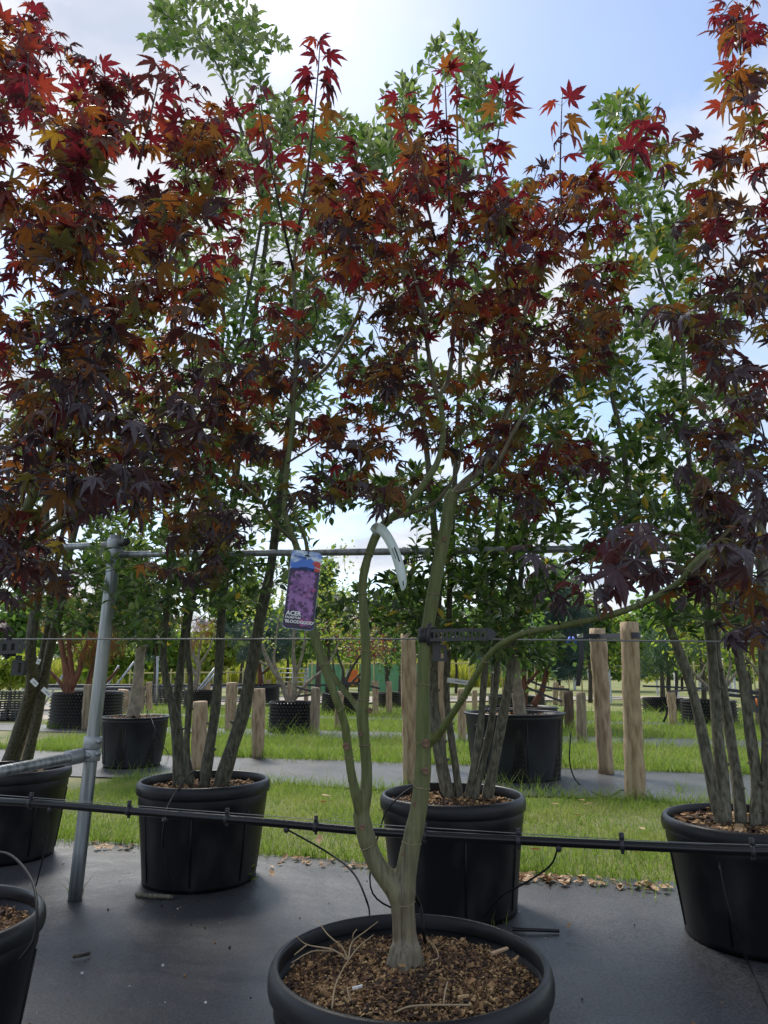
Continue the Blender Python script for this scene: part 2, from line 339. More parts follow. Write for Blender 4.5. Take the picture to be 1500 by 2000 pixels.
# ------------------------------------------------------------------ growing branches toward foliage
def blob_targets(blobs, Yc, dY, k=1.0, spread=1.0):
    out = []
    for (u, v, ru, rv, n, *ex) in blobs:
        yc = ex[0] if ex else Yc
        for _ in range(max(1, int(round(n * k)))):
            a, r = rng.uniform(0, 2 * np.pi), math.sqrt(rng.uniform(0, 1))
            Y = yc + np.clip(rng.normal(), -1.7, 1.7) * dY
            out.append(atY(u + spread * ru * r * math.cos(a), v + spread * rv * r * math.sin(a), max(Y, .85)))
    return np.array(out)
def grow(skel, skr, targets, r_tip=.0012, ratio=.55, rise=.5, rmax=.012):
    """joins every target to the nearest lower piece of the skeleton; returns branch paths and radii"""
    N, NR = [np.asarray(skel)], [np.asarray(skr)]
    left = list(range(len(targets))); nodes = N[0]; nr = NR[0]; out = []
    def cost(t, nd):
        d = t - nd; return np.sqrt((d ** 2).sum(-1)) + np.clip(nd[:, 2] - t[2] + .06, 0, None) * 2.2
    best = np.array([cost(t, nodes).min() for t in targets]); arg = np.array([cost(t, nodes).argmin() for t in targets])
    alive = np.ones(len(targets), bool)
    for _ in range(len(targets)):
        i = np.where(alive, best, 1e9).argmin(); alive[i] = False; t = targets[i]; a = nodes[arg[i]]; L = np.linalg.norm(t - a) + 1e-6
        r0 = min(nr[arg[i]] * ratio, .0016 + .0085 * L, rmax); r0 = max(r0, r_tip * 1.2)
        mid = (a + t) / 2 + np.array([0, 0, rise * .18 * L]) + rng.normal(size=3) * .05 * L
        m1 = a + (t - a) * .22 + np.array([0, 0, rise * .04 * L]) + rng.normal(size=3) * .02 * L
        P = spline([a, m1, mid, t], 3); rr = np.linspace(r0, r_tip, len(P)); out.append((P, rr))
        k0 = len(nodes); nodes = np.vstack([nodes, P[2:]]); nr = np.concatenate([nr, rr[2:]])
        for j in np.where(alive)[0]:
            c = cost(targets[j], P[2:]); m = c.argmin()
            if c[m] < best[j]: best[j] = c[m]; arg[j] = k0 + m
    return out

def crown_objects(root, base, crown_name, leaf_name, templates, mats, P, Rm, S, ti, ci, keep=300):
    """the leaves that show largest become objects of their own, the rest one joined part"""
    d = P - np.array([0, 0, CH]); f = d[:, 1] * math.cos(PITCH) + d[:, 2] * math.sin(PITCH); up = -d[:, 1] * math.sin(PITCH) + d[:, 2] * math.cos(PITCH)
    fs = np.maximum(f, .05); u, v = 750 + F * d[:, 0] / fs, 1000 - F * up / fs
    nrm = Rm[:, :, 2]; face = np.abs((nrm * d).sum(1)) / np.linalg.norm(d, axis=1)
    score = S / fs * (.35 + face) * ((u > 0) & (u < 1500) & (v > 0) & (v < 2000) & (f > .1))
    order = np.argsort(-score); top = order[:keep]; rest = order[keep:]
    mb = MB()
    for t in range(len(templates)):
        s = rest[ti[rest] == t]; scatter(mb, templates[t], Rm[s], P[s], S[s], ci[s])
    crown = mb.obj(crown_name, mats, root, base, smooth=False); crown['kind'] = 'stuff'
    cache = {}
    for i in top:
        key = (ti[i], ci[i])
        if key not in cache:
            m = MB(); m.add(templates[key[0]][0], templates[key[0]][1]); cache[key] = m.mesh(leaf_name, mats[key[1]], False)
        o = bpy.data.objects.new(leaf_name, cache[key]); COL.objects.link(o); o.parent = crown
        mt = np.eye(4); mt[:3, :3] = Rm[i] * S[i]; mt[:3, 3] = P[i] - base; o.matrix_basis = Matrix(mt.tolist())
    return crown

def maple_shoot_leaves(P, first=.35, step=.045, size=(.042, .066), acc=None, span=.17):
    """opposite pairs of leaves along a shoot path"""
    L = np.concatenate([[0], np.cumsum(np.linalg.norm(np.diff(P, axis=0), axis=1))]); tot = L[-1]
    s = max(tot * first, tot - span); rot = rng.uniform(0, np.pi); tone = rng.normal() * .26
    while s < tot + 1e-6:
        p = np.array([np.interp(s, L, P[:, k]) for k in range(3)]); q = np.array([np.interp(max(s - .02, 0), L, P[:, k]) for k in range(3)])
        ax = p - q; ax /= np.linalg.norm(ax) + 1e-9
        e = np.cross(ax, [0, 0, 1.0]); ln = np.linalg.norm(e); e = e / ln if ln > .15 else np.array([math.cos(rot), math.sin(rot), 0]); g = np.cross(e, ax)
        last = s > tot - step * .6
        for sgn in (-1, 1):
            a = rot + (0 if sgn > 0 else np.pi); side = e * math.cos(a) + g * math.sin(a) * (.6 if ln > .15 else 1)
            d = side * .85 + ax * (.55 if not last else .9) + np.array([0, 0, -.12]) + rng.normal(size=3) * .18
            upv = np.array([0, 0, 1.0]) + rng.normal(size=3) * .30 + d * .1
            acc.append((p, d, upv, rng.uniform(*size) * (.75 if last else 1), tone))
        if last and rng.random() < .6: acc.append((p, ax + rng.normal(size=3) * .2, np.array([0, 0, 1.0]) + rng.normal(size=3) * .4, rng.uniform(*size) * .8, tone))
        rot += np.pi / 2 + rng.normal() * .2; s += step * rng.uniform(.8, 1.3)
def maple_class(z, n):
    """young growth at the top is red to orange, older leaves lower down bronze to purple, darkened to paint in crown self-shading"""
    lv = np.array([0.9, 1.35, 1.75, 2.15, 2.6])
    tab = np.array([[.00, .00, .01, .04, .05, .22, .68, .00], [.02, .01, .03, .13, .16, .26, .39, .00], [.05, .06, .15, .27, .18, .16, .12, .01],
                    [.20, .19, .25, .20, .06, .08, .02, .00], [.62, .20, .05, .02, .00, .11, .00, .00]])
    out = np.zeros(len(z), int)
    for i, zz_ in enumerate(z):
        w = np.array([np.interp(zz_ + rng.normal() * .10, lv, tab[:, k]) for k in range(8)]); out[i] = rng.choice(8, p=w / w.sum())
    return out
def build_maple(name, label, base, limbs, trunk_mat, blobs, shoots, Yc, dY, k, size, group=None, remesh=True, scars=(), zsh=0.0):
    base = np.asarray(base, float); root = empty(name, base, label, 'tree', group)
    tb, bb = MB(), MB(); sk, sr = [], []; rings = []
    for (pts, rad, main) in limbs:
        P = spline(pts, 7); rr = np.interp(np.linspace(0, 1, len(P)), np.linspace(0, 1, len(rad)), rad)
        if main:   # swellings at the old leaf nodes
            L = np.concatenate([[0], np.cumsum(np.linalg.norm(np.diff(P, axis=0), axis=1))])
            rr = rr * (1 + .07 * np.exp(-((L % .13 - .065) / .010) ** 2))
        tube(tb if main else bb, P, rr, 12 if main else 8, wob=.012 if main else 0); sk.append(P); sr.append(rr)
        if main and remesh and len(pts) > 4:
            for s_ in np.arange(.16, L[-1], .115):
                s_ += rng.normal() * .012; c_ = np.array([np.interp(s_, L, P[:, k_]) for k_ in range(3)]); t_ = np.array([np.interp(s_ + .01, L, P[:, k_]) for k_ in range(3)]) - c_; r0 = np.interp(s_, L, rr) * .985
                e_ = np.cross(t_, [0, 1.0, .1]); e_ /= np.linalg.norm(e_); g_ = np.cross(t_, e_); g_ /= np.linalg.norm(g_); a_ = np.linspace(0, 2 * np.pi, 17); tl = rng.normal() * .15
                rg = MB(); tube(rg, [c_ + e_ * r0 * math.cos(q_) + g_ * r0 * math.sin(q_) + t_ / np.linalg.norm(t_) * (r0 * tl * math.cos(q_) + .0012 * rng.normal()) for q_ in a_], .0011 + .0007 * rng.random(), 5, cap=False); rings.append(rg)
    tr = tb.obj('trunk', trunk_mat, root, base)
    if remesh:
        md = tr.modifiers.new('join', 'REMESH'); md.mode = 'VOXEL'; md.voxel_size = .0034; md.use_smooth_shade = True
        ms = tr.modifiers.new('ease', 'SMOOTH'); ms.factor = .5; ms.iterations = 12
    for rg in rings: rg.obj('node_ring', M['ring'], root, base)
    if bb.n: bb.obj('limb', M['bark_branch'], root, base)
    for (p, r_) in scars:
        r_ *= .72; sm = MB(); a = np.linspace(0, 1, 6); lathe(sm, [[r_ * math.cos(t * 1.5), r_ * (.42 * math.sin(t * 1.5) if t < .75 else .25)] for t in a], seg=9)
        o = sm.obj('branch_scar', M['scar'], root); o.location = Vector((np.asarray(p) - base).tolist()); o.rotation_euler = (R(80), 0, rng.uniform(-.3, .3))
    sk, sr = np.concatenate(sk), np.concatenate(sr); acc = []; tw = MB()
    sk2, sr2 = [sk], [sr]
    for pts in shoots:
        P = spline(pts, 5); rr = np.linspace(.0042, .0013, len(P)); tube(tw, P, rr, 5); maple_shoot_leaves(P, .2, .055, (size[0] * 1.35, size[1] * 1.4), acc, .5); sk2.append(P[:len(P) // 2]); sr2.append(rr[:len(P) // 2])
    sk, sr = np.concatenate(sk2), np.concatenate(sr2); hi = sk[:, 2] > .95
    T = blob_targets(blobs, Yc, dY, k, 1.22)
    for P, rr in grow(sk[hi], sr[hi], T, rmax=.008):
        tube(tw, P, rr, 5, cap=False); maple_shoot_leaves(P, .3, .040, size, acc, .20)
    tw.obj('twigs', M['bark_twig'], root, base)['kind'] = 'stuff'
    P = np.array([a[0] for a in acc]); D = np.array([a[1] for a in acc]); U = np.array([a[2] for a in acc]); S = np.array([a[3] for a in acc])
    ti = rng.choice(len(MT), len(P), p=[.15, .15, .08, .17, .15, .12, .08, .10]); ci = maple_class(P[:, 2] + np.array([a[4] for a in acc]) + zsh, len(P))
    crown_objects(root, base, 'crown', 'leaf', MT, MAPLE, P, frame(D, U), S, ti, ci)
    return root
def build_evergreen(name, label, base, stems, bark, blobs, Yc, dY, k, group, cw, size=(.045, .068)):
    base = np.asarray(base, float); root = empty(name, base, label, 'tree', group); sk, sr = [], []
    for pts, rad in stems:
        P = spline(pts, 6); rr = np.interp(np.linspace(0, 1, len(P)), np.linspace(0, 1, len(rad)), rad); L = np.concatenate([[0], np.cumsum(np.linalg.norm(np.diff(P, axis=0), axis=1))])
        rr = rr * (1 + .05 * np.sin(L * 21 + rng.uniform(0, 6)))
        mb = MB(); tube(mb, P, rr, 12, wob=.02)
        for q in range(0, len(P) - 3, 4):          # stubs of pruned twigs
            j = q + rng.integers(0, 3); a = rng.uniform(0, 6.28); d = np.array([math.cos(a), math.sin(a), .5])
            tube(mb, [P[j], P[j] + d * rr[j] * .8, P[j] + d * rr[j] * 1.35], [rr[j] * .35, rr[j] * .3, rr[j] * .18], 6)
        mb.obj('stem', bark, root, base); sk.append(P); sr.append(rr)
    sk, sr = np.concatenate(sk), np.concatenate(sr); hi = sk[:, 2] > 1.1
    T = blob_targets(blobs, Yc, dY, k); tw = MB(); acc = []
    for P, rr in grow(sk[hi], sr[hi], T, rmax=.012, rise=.2):
        tube(tw, P, rr, 5, cap=False)
        L = np.concatenate([[0], np.cumsum(np.linalg.norm(np.diff(P, axis=0), axis=1))]); tot = L[-1]; s = max(.25 * tot, tot - .34); ph = rng.uniform(0, 6)
        while s < tot:
            p = np.array([np.interp(s, L, P[:, q]) for q in range(3)]); ax = P[-1] - P[-3]; ax = ax / (np.linalg.norm(ax) + 1e-9) + np.array([0, 0, .25])
            e = np.cross(ax, [.3, .2, 1.0]); e /= np.linalg.norm(e) + 1e-9; g = np.cross(e, ax)
            d = e * math.cos(ph) + g * math.sin(ph) + ax * .75 + rng.normal(size=3) * .2
            acc.append((p, d, np.array([0, 0, 1.0]) + ax * .3 + rng.normal(size=3) * .45, rng.uniform(*size))); ph += 2.4; s += rng.uniform(.012, .026)
        for q in range(3):
            ax = P[-1] - P[-3]; acc.append((P[-1], ax / (np.linalg.norm(ax) + 1e-9) + rng.normal(size=3) * .45 + np.array([0, 0, .2]), np.array([0, 0, 1.0]) + rng.normal(size=3) * .5, rng.uniform(*size) * .9))
    tw.obj('twigs', bark, root, base)['kind'] = 'stuff'
    P = np.array([a[0] for a in acc]); D = np.array([a[1] for a in acc]); U = np.array([a[2] for a in acc]); S = np.array([a[3] for a in acc])
    ti = rng.choice(len(OT), len(P)); ci = np.zeros(len(P), int)
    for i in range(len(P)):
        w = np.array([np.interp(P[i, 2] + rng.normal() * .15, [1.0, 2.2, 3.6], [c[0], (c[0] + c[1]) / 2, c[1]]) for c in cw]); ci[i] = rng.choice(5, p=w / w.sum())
    crown_objects(root, base, 'crown', 'leaf', OT, EVER, P, frame(D, U), S, ti, ci)
    return root

# ------------------------------------------------------------------ the ground
YAW = R(15); DA = np.array([math.cos(YAW), -math.sin(YAW), 0]); DN = np.array([math.sin(YAW), math.cos(YAW), 0])
def an(a, n, z=0.0): return DA * a + DN * n + np.array([0, 0, z])
g = MB(); g.add([[-400, -40, -.02], [400, -40, -.02], [400, 600, -.02], [-400, 600, -.02]], np.array([[0, 1, 2, 3]]))
tag(g.obj('ground', M['meadow']), kind='structure')
def sheet(name, a0, a1, n0, n1, m, z=0.0, step=.12, wav=.012):
    na, nn = max(2, int((a1 - a0) / (step * 2))), max(2, int((n1 - n0) / step)); A, Nn = np.meshgrid(np.linspace(a0, a1, na), np.linspace(n0, n1, nn), indexing='ij')
    ed = np.where((Nn == Nn.max()) | (Nn == Nn.min()), 1.0, 0.0); Nn = Nn + ed * (np.sin(A * 1.7) * .025 + np.sin(A * 4.3 + 1) * .018)
    Z = z + wav * .3 * (np.sin(A * 2.1 + Nn * 1.3) + np.sin(Nn * 3.7 - A * .8) + .5 * np.sin(A * 7 + Nn * 5)) * (1 - ed)
    V = (A[..., None] * DA + Nn[..., None] * DN).reshape(-1, 3); V[:, 2] = Z.reshape(-1)
    i = np.arange(na - 1)[:, None] * nn; j = np.arange(nn - 1)[None]
    mb = MB(); mb.add(V, np.stack([i + j, i + nn + j, i + nn + j + 1, i + j + 1], -1).reshape(-1, 4)); return tag(mb.obj(name, m), kind='structure')
CL = [(-2.5, 3.97), (6.3, 8.1), (10.6, 12.0), (14.7, 15.7), (18.6, 19.4)]
for i, (n0, n1) in enumerate(CL): sheet('ground_cloth', -9 - 3 * i, 9 + 3 * i, n0, n1, M['cloth'], step=.12 if i < 2 else .3, wav=.006)
pm = MB(); pp = [(-30, 13.6), (-7.4, 15.4), (-5.0, 18.8), (-2.0, 23.5), (12, 27.5), (12, 29.5), (-4, 29.5), (-8.5, 25.5), (-12, 23), (-32, 21)]
pm.add([[x, y, -.006] for x, y in pp] + [[-9, 20, -.006]], np.array([[i, (i + 1) % len(pp), len(pp)] for i in range(len(pp))])); tag(pm.obj('path', M['path']), kind='structure')

BLADE = (np.array([[-.5, 0, 0], [.5, 0, 0], [-.42, 0, .45], [.42, 0, .45], [0, .0, 1.0]], float), np.array([[0, 1, 3], [0, 3, 2], [2, 3, 4]]))
BLADE2 = (np.array([[-.5, 0, 0], [.5, 0, 0], [0, 0, 1.0]], float), np.array([[0, 1, 2]]))
def blades(mb, P, h, w, lean=.45, tmpl=BLADE, mi=0):
    n = len(P); a = rng.uniform(0, 2 * np.pi, n); tv, tf = tmpl; ln = rng.normal(size=(n, 2)) * lean
    X = np.stack([np.cos(a), np.sin(a)], -1); V = np.zeros((n, len(tv), 3)); hz = tv[None, :, 2] * h[:, None]
    for c in range(2): V[:, :, c] = P[:, c:c + 1] + X[:, c:c + 1] * tv[None, :, 0] * w[:, None] + ln[:, c:c + 1] * (tv[None, :, 2] ** 2) * h[:, None]
    V[:, :, 2] = P[:, 2:3] + hz * .95
    Fc = (tf[None] + (np.arange(n) * len(tv))[:, None, None]).reshape(-1, tf.shape[1]); mb.add(V.reshape(-1, 3), Fc, mi)
def grass_strip(n0, n1, a0, a1, cnt, h, w, tmpl=BLADE, label=''):
    s = sheet('grass_bed', a0 - 4, a1 + 4, n0 - .04, n1 + .04, M['grass_soil'], z=-.012, step=.2, wav=.01)
    mb = MB(); A = rng.uniform(a0, a1, cnt); Nn = rng.uniform(n0 - .03, n1 + .03, cnt)
    P = A[:, None] * DA + Nn[:, None] * DN; P[:, 2] = -.012
    hv = h * rng.gamma(5, .2, cnt) * (.75 + .35 * np.sin(A * 3.1) * np.sin(Nn * 4.3 + A)); blades(mb, P, hv.clip(.01), w * rng.uniform(.6, 1.3, cnt), tmpl=tmpl)
    k = cnt // 16; A = rng.uniform(a0, a1, k); e = np.where(rng.random(k) < .5, n0, n1) + rng.normal(size=k) * .07 * (1 + np.sin(A * 5.3)); P = A[:, None] * DA + e[:, None] * DN
    blades(mb, P, h * 1.7 * rng.gamma(5, .2, k), w * np.ones(k), .6, tmpl, 1)
    tag(mb.obj('grass', [M['grass'], M['grass_lush']], smooth=False), label, 'grass', kind='stuff')
grass_strip(3.97, 6.3, -4.3, 3.2, 95000, .05, .0042, BLADE, 'short mown grass strip with dry patches just behind the first black cloth')
grass_strip(8.1, 10.6, -7.6, 5.8, 80000, .085, .0068, BLADE, 'lush green grass strip beyond the tall timber posts')
grass_strip(12.0, 14.7, -10, 7.5, 45000, .10, .011, BLADE2, 'green grass strip among the dimpled pots')
grass_strip(15.7, 18.6, -12, 9, 30000, .11, .016, BLADE2, 'thin grass strip in front of the guarded young trees')

# ------------------------------------------------------------------ pots
def chips(mb, c, Rr, z, n, size, dome=.02, pal=4):
    T = (np.array([[-.5, -.25, 0], [.5, -.3, .05], [.45, .3, 0], [-.4, .25, .08], [-.3, -.2, .22], [.35, .1, .25]], float), np.array([[0, 1, 5], [0, 5, 4], [1, 2, 5], [2, 3, 5], [3, 4, 5], [3, 0, 4], [0, 2, 1], [0, 3, 2]]))
    r = Rr * np.sqrt(rng.uniform(0, 1, n)); a = rng.uniform(0, 2 * np.pi, n)
    P = np.stack([c[0] + r * np.cos(a), c[1] + r * np.sin(a), z + dome * (1 - (r / Rr) ** 2) + rng.normal(size=n) * .004 + .003], -1)
    d = rng.normal(size=(n, 3)) * [1, 1, .35]; u = np.array([0, 0, 1.0]) + rng.normal(size=(n, 3)) * .5
    mot = np.sin(P[:, 0] * 23 + 2) * np.sin(P[:, 1] * 19) * .22 + rng.random(n); mi = np.clip(np.digitize(mot, [.26, .54, .84]), 0, 3)
    Sz = size * rng.gamma(3.0, .34, n); Sz = np.where(mi == 3, Sz * .8, Sz); scatter(mb, T, frame(d, u), P, Sz, mi)
def pot(label, c, Rr, h, soil=.06, chip_n=1200, chip=.016, group='black pots holding the trees', base_k=.83, lip=.055, style='roll', m='pot', nm='plant_pot'):
    c = np.array([c[0], c[1], 0.0]); root = empty(nm, c, label, 'pot', group)
    b, r_ = MB(), MB(); k = base_k
    lathe(b, [[0.0, .012], [Rr * k * .97, .012], [Rr * k, 0.0], [Rr * (k + .002), .02], [Rr * (k + (.945 - k) * .55), h * .45], [Rr * .945, h - lip * 1.9], [Rr * .955, h - lip * 1.75], [Rr * .962, h - lip * .6], [Rr * .93, h - lip * .5], [Rr * .92, h - soil - .05], [Rr * .90, h - soil - .08]])
    b.obj('wall', M[m], root)
    if style == 'roll': prof = [[Rr * .925, h - lip * .62], [Rr * .925, h - .006], [Rr * .935, h - .001], [Rr * .95, h], [Rr * .972, h - .003], [Rr * .990, h - .012], [Rr, h - .026], [Rr, h - lip * .75], [Rr * .994, h - lip * .95], [Rr * .975, h - lip], [Rr * .950, h - lip * .97]]
    else: prof = [[Rr * .93, h - .03], [Rr * .93, h - .004], [Rr * .955, h], [Rr * .995, h - .003], [Rr, h - .008], [Rr * .995, h - .02], [Rr * .955, h - .026], [Rr * .945, h - .03]]
    lathe(r_, prof, seg=96).obj if False else lathe(r_, prof, seg=96); r_.obj('rim', M['pot_rim'], root)
    for q in range(7):                                   # moulded ribs on the wall
        a = q / 7 * 2 * np.pi + .3; rb = MB(); w = .012
        P = [np.array([Rr * kk * math.cos(a), Rr * kk * math.sin(a), zz_]) for kk, zz_ in ((k + .004, .03), (k + (.945 - k) * .55 + .004, h * .45), (.947, h - lip * 2))]
        tube(rb, P, [.005, .005, .004], 6); rb.obj('rib', M[m], root)
    if style != 'roll':                                  # tapered drainage panels, raised; darker plastic paints recess shade, black squares the holes
        for q in range(6):
            a = q / 6 * 2 * np.pi - .62; pb, hb = MB(), MB()
            def on(da, zz_, o): rr_ = Rr * (k + (.945 - k) * zz_ / (h - lip * 2)) + o; return [rr_ * math.cos(a + da), rr_ * math.sin(a + da), zz_]
            pb.add([on(-.03, h * .78, .003), on(.03, h * .78, .003), on(.19, .03, .004), on(.0, .03, .006), on(-.19, .03, .004)], [np.array([[0, 1, 3]]), np.array([[0, 3, 4], [1, 2, 3]])])
            po = pb.obj('drain_panel', M['pot'], root)
            for zz_ in np.arange(.04, h * .55, .045):
                for da in ((-.07, .07) if zz_ < h * .3 else (0.03,)):
                    s = .035; hb.add([on(da - s, zz_, .008), on(da + s, zz_, .008), on(da + s, zz_ + .018, .008), on(da - s, zz_ + .018, .008)], np.array([[0, 1, 2, 3]]))
            hb.obj('drain_holes', M['hole'], po)['kind'] = 'stuff'
    sb = MB(); sr_ = Rr * .925; lathe(sb, [[0, h - soil + .02], [sr_ * .5, h - soil + .014], [sr_ * .97, h - soil], [sr_ * 1.0, h - soil - .004]], seg=40); sb.obj('soil', M['soil'], root)
    if chip_n:
        cb = MB(); chips(cb, (0, 0), sr_ * .97, h - soil, chip_n, chip); cb.obj('bark_mulch', [M['chip_dark'], M['chip_brown'], M['chip_tan'], M['chip_straw']], root, smooth=False)['kind'] = 'stuff'
    return root
C1 = np.array([.056, 1.692, 0]); R1, H1 = .301, .40
ROW2 = [(-2.13, 4.26), (-.912, 3.82), (.306, 3.38), (1.46, 3.03)]
pot('large black pot of the maple with the purple picture tag, filled with brown mulch', C1, R1, H1, .052, 19000, .0066, lip=.05)
pot('black pot cut by the picture edge with a thin drip hose curling over its rim', (-1.17, 1.95), .30, .40, .055, 3500, .010, lip=.05)
pot('black pot of the dark-leaved maple at the picture edge beside the low bent branch tip', (1.26, 1.30), .30, .40, .05, 300, .02, lip=.05)
pot('black pot behind the galvanised post holding three slanting grey stems', ROW2[0], .33, .466, .07, 700, .022, lip=.06)
pot('black pot with five dark olive stems standing beside the galvanised post', ROW2[1], .33, .466, .055, 3200, .013, lip=.06)
pot('black pot directly behind the forked green maple trunk', ROW2[2], .324, .466, .055, 3200, .013, lip=.06)
pot('black pot in front of the two tall timber posts, filled with curled dry leaves', ROW2[3], .335, .43, .045, 2400, .018, lip=.055)
P3L, P3K = np.array([-2.73, 8.10, 0]), np.array([1.28, 7.25, 0])
pot('charcoal pot with tapered drain panels holding a single ringed grey trunk', P3L, .366, .515, .03, 400, .02, style='flat', m='pot_grey', lip=.03, base_k=.80, group='pots with drain panels')
pot('big charcoal pot with drain panels beside the two tall timber posts', P3K, .495, .605, .05, 200, .03, style='flat', m='pot_grey', lip=.03, base_k=.84, group='pots with drain panels')

def airpot(label, u0, u1, vt, vb, n_ring=9):
    b = atZ((u0 + u1) / 2, vb); Y = b[1]; Rr = wpx((u1 - u0) / 2, Y * 1.02); c = b + np.array([0, Rr * .97, 0]); h = max(.2, atY((u0 + u1) / 2, vt, c[1] - Rr * .3)[2]); root = empty('dimpled_pot', c, label, 'pot', 'dimpled black pots')
    w, d = MB(), MB(); lathe(w, [[Rr * .97, 0], [Rr * .97, h - .01], [Rr * .985, h], [Rr * .95, h], [Rr * .94, h - .10]], seg=48); w.obj('wall', M['airpot'], root)
    nr = max(5, int(h / .052)); na = int(2 * np.pi * Rr / .058); T = (np.array([[-.5, 0, -.5], [.5, 0, -.5], [.5, 0, .5], [-.5, 0, .5], [0, 1, 0]], float), np.array([[0, 1, 4], [1, 2, 4], [2, 3, 4], [3, 0, 4]]))
    P, D = [], []
    for i in range(nr):
        for j in range(na):
            a = (j + .5 * (i % 2)) / na * 2 * np.pi
            P.append([Rr * .968 * math.cos(a), Rr * .968 * math.sin(a), (i + .5) / nr * h]); D.append([math.cos(a), math.sin(a), 0.0])
    P, D = np.array(P), np.array(D); scatter(d, T, frame(D, np.tile([0, 0, 1.0], (len(P), 1))), P, np.full(len(P), .034), 0); d.obj('dimples', M['dimple'], root, smooth=False)['kind'] = 'stuff'
    s = MB(); lathe(s, [[0, h - .02], [Rr * .95, h - .05]], seg=24); s.obj('soil', M['soil'], root)
    # weeds pushing out of the foot
    gb = MB(); n = 60; a = rng.uniform(np.pi, 2 * np.pi, n); Q = np.stack([Rr * 1.02 * np.cos(a), Rr * 1.02 * np.sin(a), 0 * a], -1); blades(gb, Q, rng.uniform(.05, .16, n), np.full(n, .01), .5)
    gb.obj('weeds', M['grass_lush'], root, smooth=False)['kind'] = 'stuff'
    return c, Rr, h
AP = {}
for key, lab, *q in [('A', 'wide dimpled pot holding the rust-coloured tree with red-brown stems', 72, 205, 1352, 1423), ('B', 'dimpled pot holding the pale vase-shaped shrub beside a short post', 520, 608, 1370, 1432),
                     ('C', 'dimpled pot holding the thin-stemmed plum shrub, crossed by the green maple stem', 626, 703, 1353, 1396), ('D', 'dimpled pot holding the contorted grey-stemmed tree', 350, 420, 1348, 1387),
                     ('G', 'small far dimpled pot of the dark upright trunk between two posts', 739, 784, 1352, 1381), ('E', 'dimpled pot of the blue-green conifer behind the vase-shaped shrub', 484, 540, 1336, 1373),
                     ('Fp', 'dimpled pot of the big blue-green conifer behind the charcoal pot', 950, 1105, 1381, 1428), ('F2', 'far dimpled pot behind the big blue-green conifer', 965, 1074, 1359, 1379),
                     ('H', 'low dimpled pot behind a strapped post on the far lawn', 1274, 1349, 1363, 1391), ('I', 'dimpled pot overgrown with weeds behind the four slanting stems', 1360, 1460, 1368, 1418)]:
    AP[key] = airpot(lab, *q)

# ------------------------------------------------------------------ timber posts
def post(label, ub, vb, vt, w, ut=None, m='wood', group='round timber posts', Y=None):
    b = atZ(ub, vb) if Y is None else atY(ub, vb, Y) * [1, 1, 0]; ut = ub if ut is None else ut; t = atY(ut, vt, b[1]); r_ = wpx(w / 2, b[1] * 1.03); mb = MB(); n = 16; P = np.array([b + (t - b) * s for s in np.linspace(-.02, 1, n)])
    P[1:-1] += rng.normal(size=(n - 2, 3)) * r_ * .03; rad = r_ * (1 + .05 * np.sin(np.linspace(0, 5, n) + rng.uniform(0, 6)) + .015 * rng.normal(size=n)); rad[-1] *= .96
    tube(mb, P, rad, 18, wob=.022); tag(mb.obj('timber_post', M[m], off=b, loc=b), label, 'post', group); return b, t, r_
pA = post('tallest rough timber post with the strap around its top, beside the cloth edge', 1241, 1562, 1215, 34, 1229)
pB = post('tall smooth timber post standing just behind the tallest one', 1184, 1510, 1228, 29, 1167)
post('tall insect-holed timber post right beside the forked maple stems', 802, 1532, 1238, 28, 797)
post('tall timber post hidden behind the maple stem with the black tie', 862, 1500, 1222, 18, 857)
for lab, *q in [('short post with grey bark scar among the five olive stems', 388, 1502, 1370, 27, 391), ('short knotty post with a split knot left of the vase-shaped shrub pot', 503, 1480, 1345, 23, 506),
                ('short post seen between the olive stems on the second cloth', 449, 1426, 1333, 20, 453), ('strapped split-bark post at the edge of the vase-shaped shrub pot', 614, 1432, 1343, 17, 617),
                ('short post directly behind the curved green maple stem', 660, 1424, 1350, 15, 664), ('split pale post against the rust tree pot', 168, 1425, 1337, 17, 173),
                ('squat dark-grained post behind the ringed grey trunk', 240, 1396, 1347, 20, 241), ('narrow post touching the ringed grey trunk', 275, 1396, 1340, 10, 278),
                ('post with a wire twisted round its top beside the crates', 291, 1390, 1332, 12, 291), ('post in front of the contorted grey tree pot', 403, 1373, 1330, 12, 405),
                ('thin post behind the knotty post', 524, 1370, 1328, 8), ('thin post in front of the metal gate', 565, 1366, 1330, 8), ('thin post beside the strapped split-bark post', 598, 1368, 1340, 8),
                ('grey post with a black chain hanging down it', 733, 1396, 1330, 12), ('post with a dark forked stain beside the small far pot', 760, 1395, 1331, 11),
                ('short post at the edge of the big charcoal pot', 902, 1446, 1345, 16), ('short post beyond the edge of the big charcoal pot', 927, 1392, 1348, 10),
                ('pale short post standing in the grass beside the dark one', 1137, 1452, 1352, 18, 1134), ('far short post behind the conifer pot', 1085, 1376, 1332, 10), ('far short post next to another behind the conifer pot', 1097, 1378, 1339, 9),
                ('tall grey strapped post of the far dimpled pot', 1315, 1417, 1350, 15, 1310), ('post holding up the small black box', 1482, 1416, 1345, 12),
                ('weathered post leaning behind the three slanting grey stems', 42, 1500, 1335, 20, 64)]:
    post(lab, *q, m='wood_old' if rng.random() < .35 else 'wood')
post('dark wet-looking short post with flaring top at the conifer pot', 1113, 1432, 1350, 17, 1110, m='wood_dark')

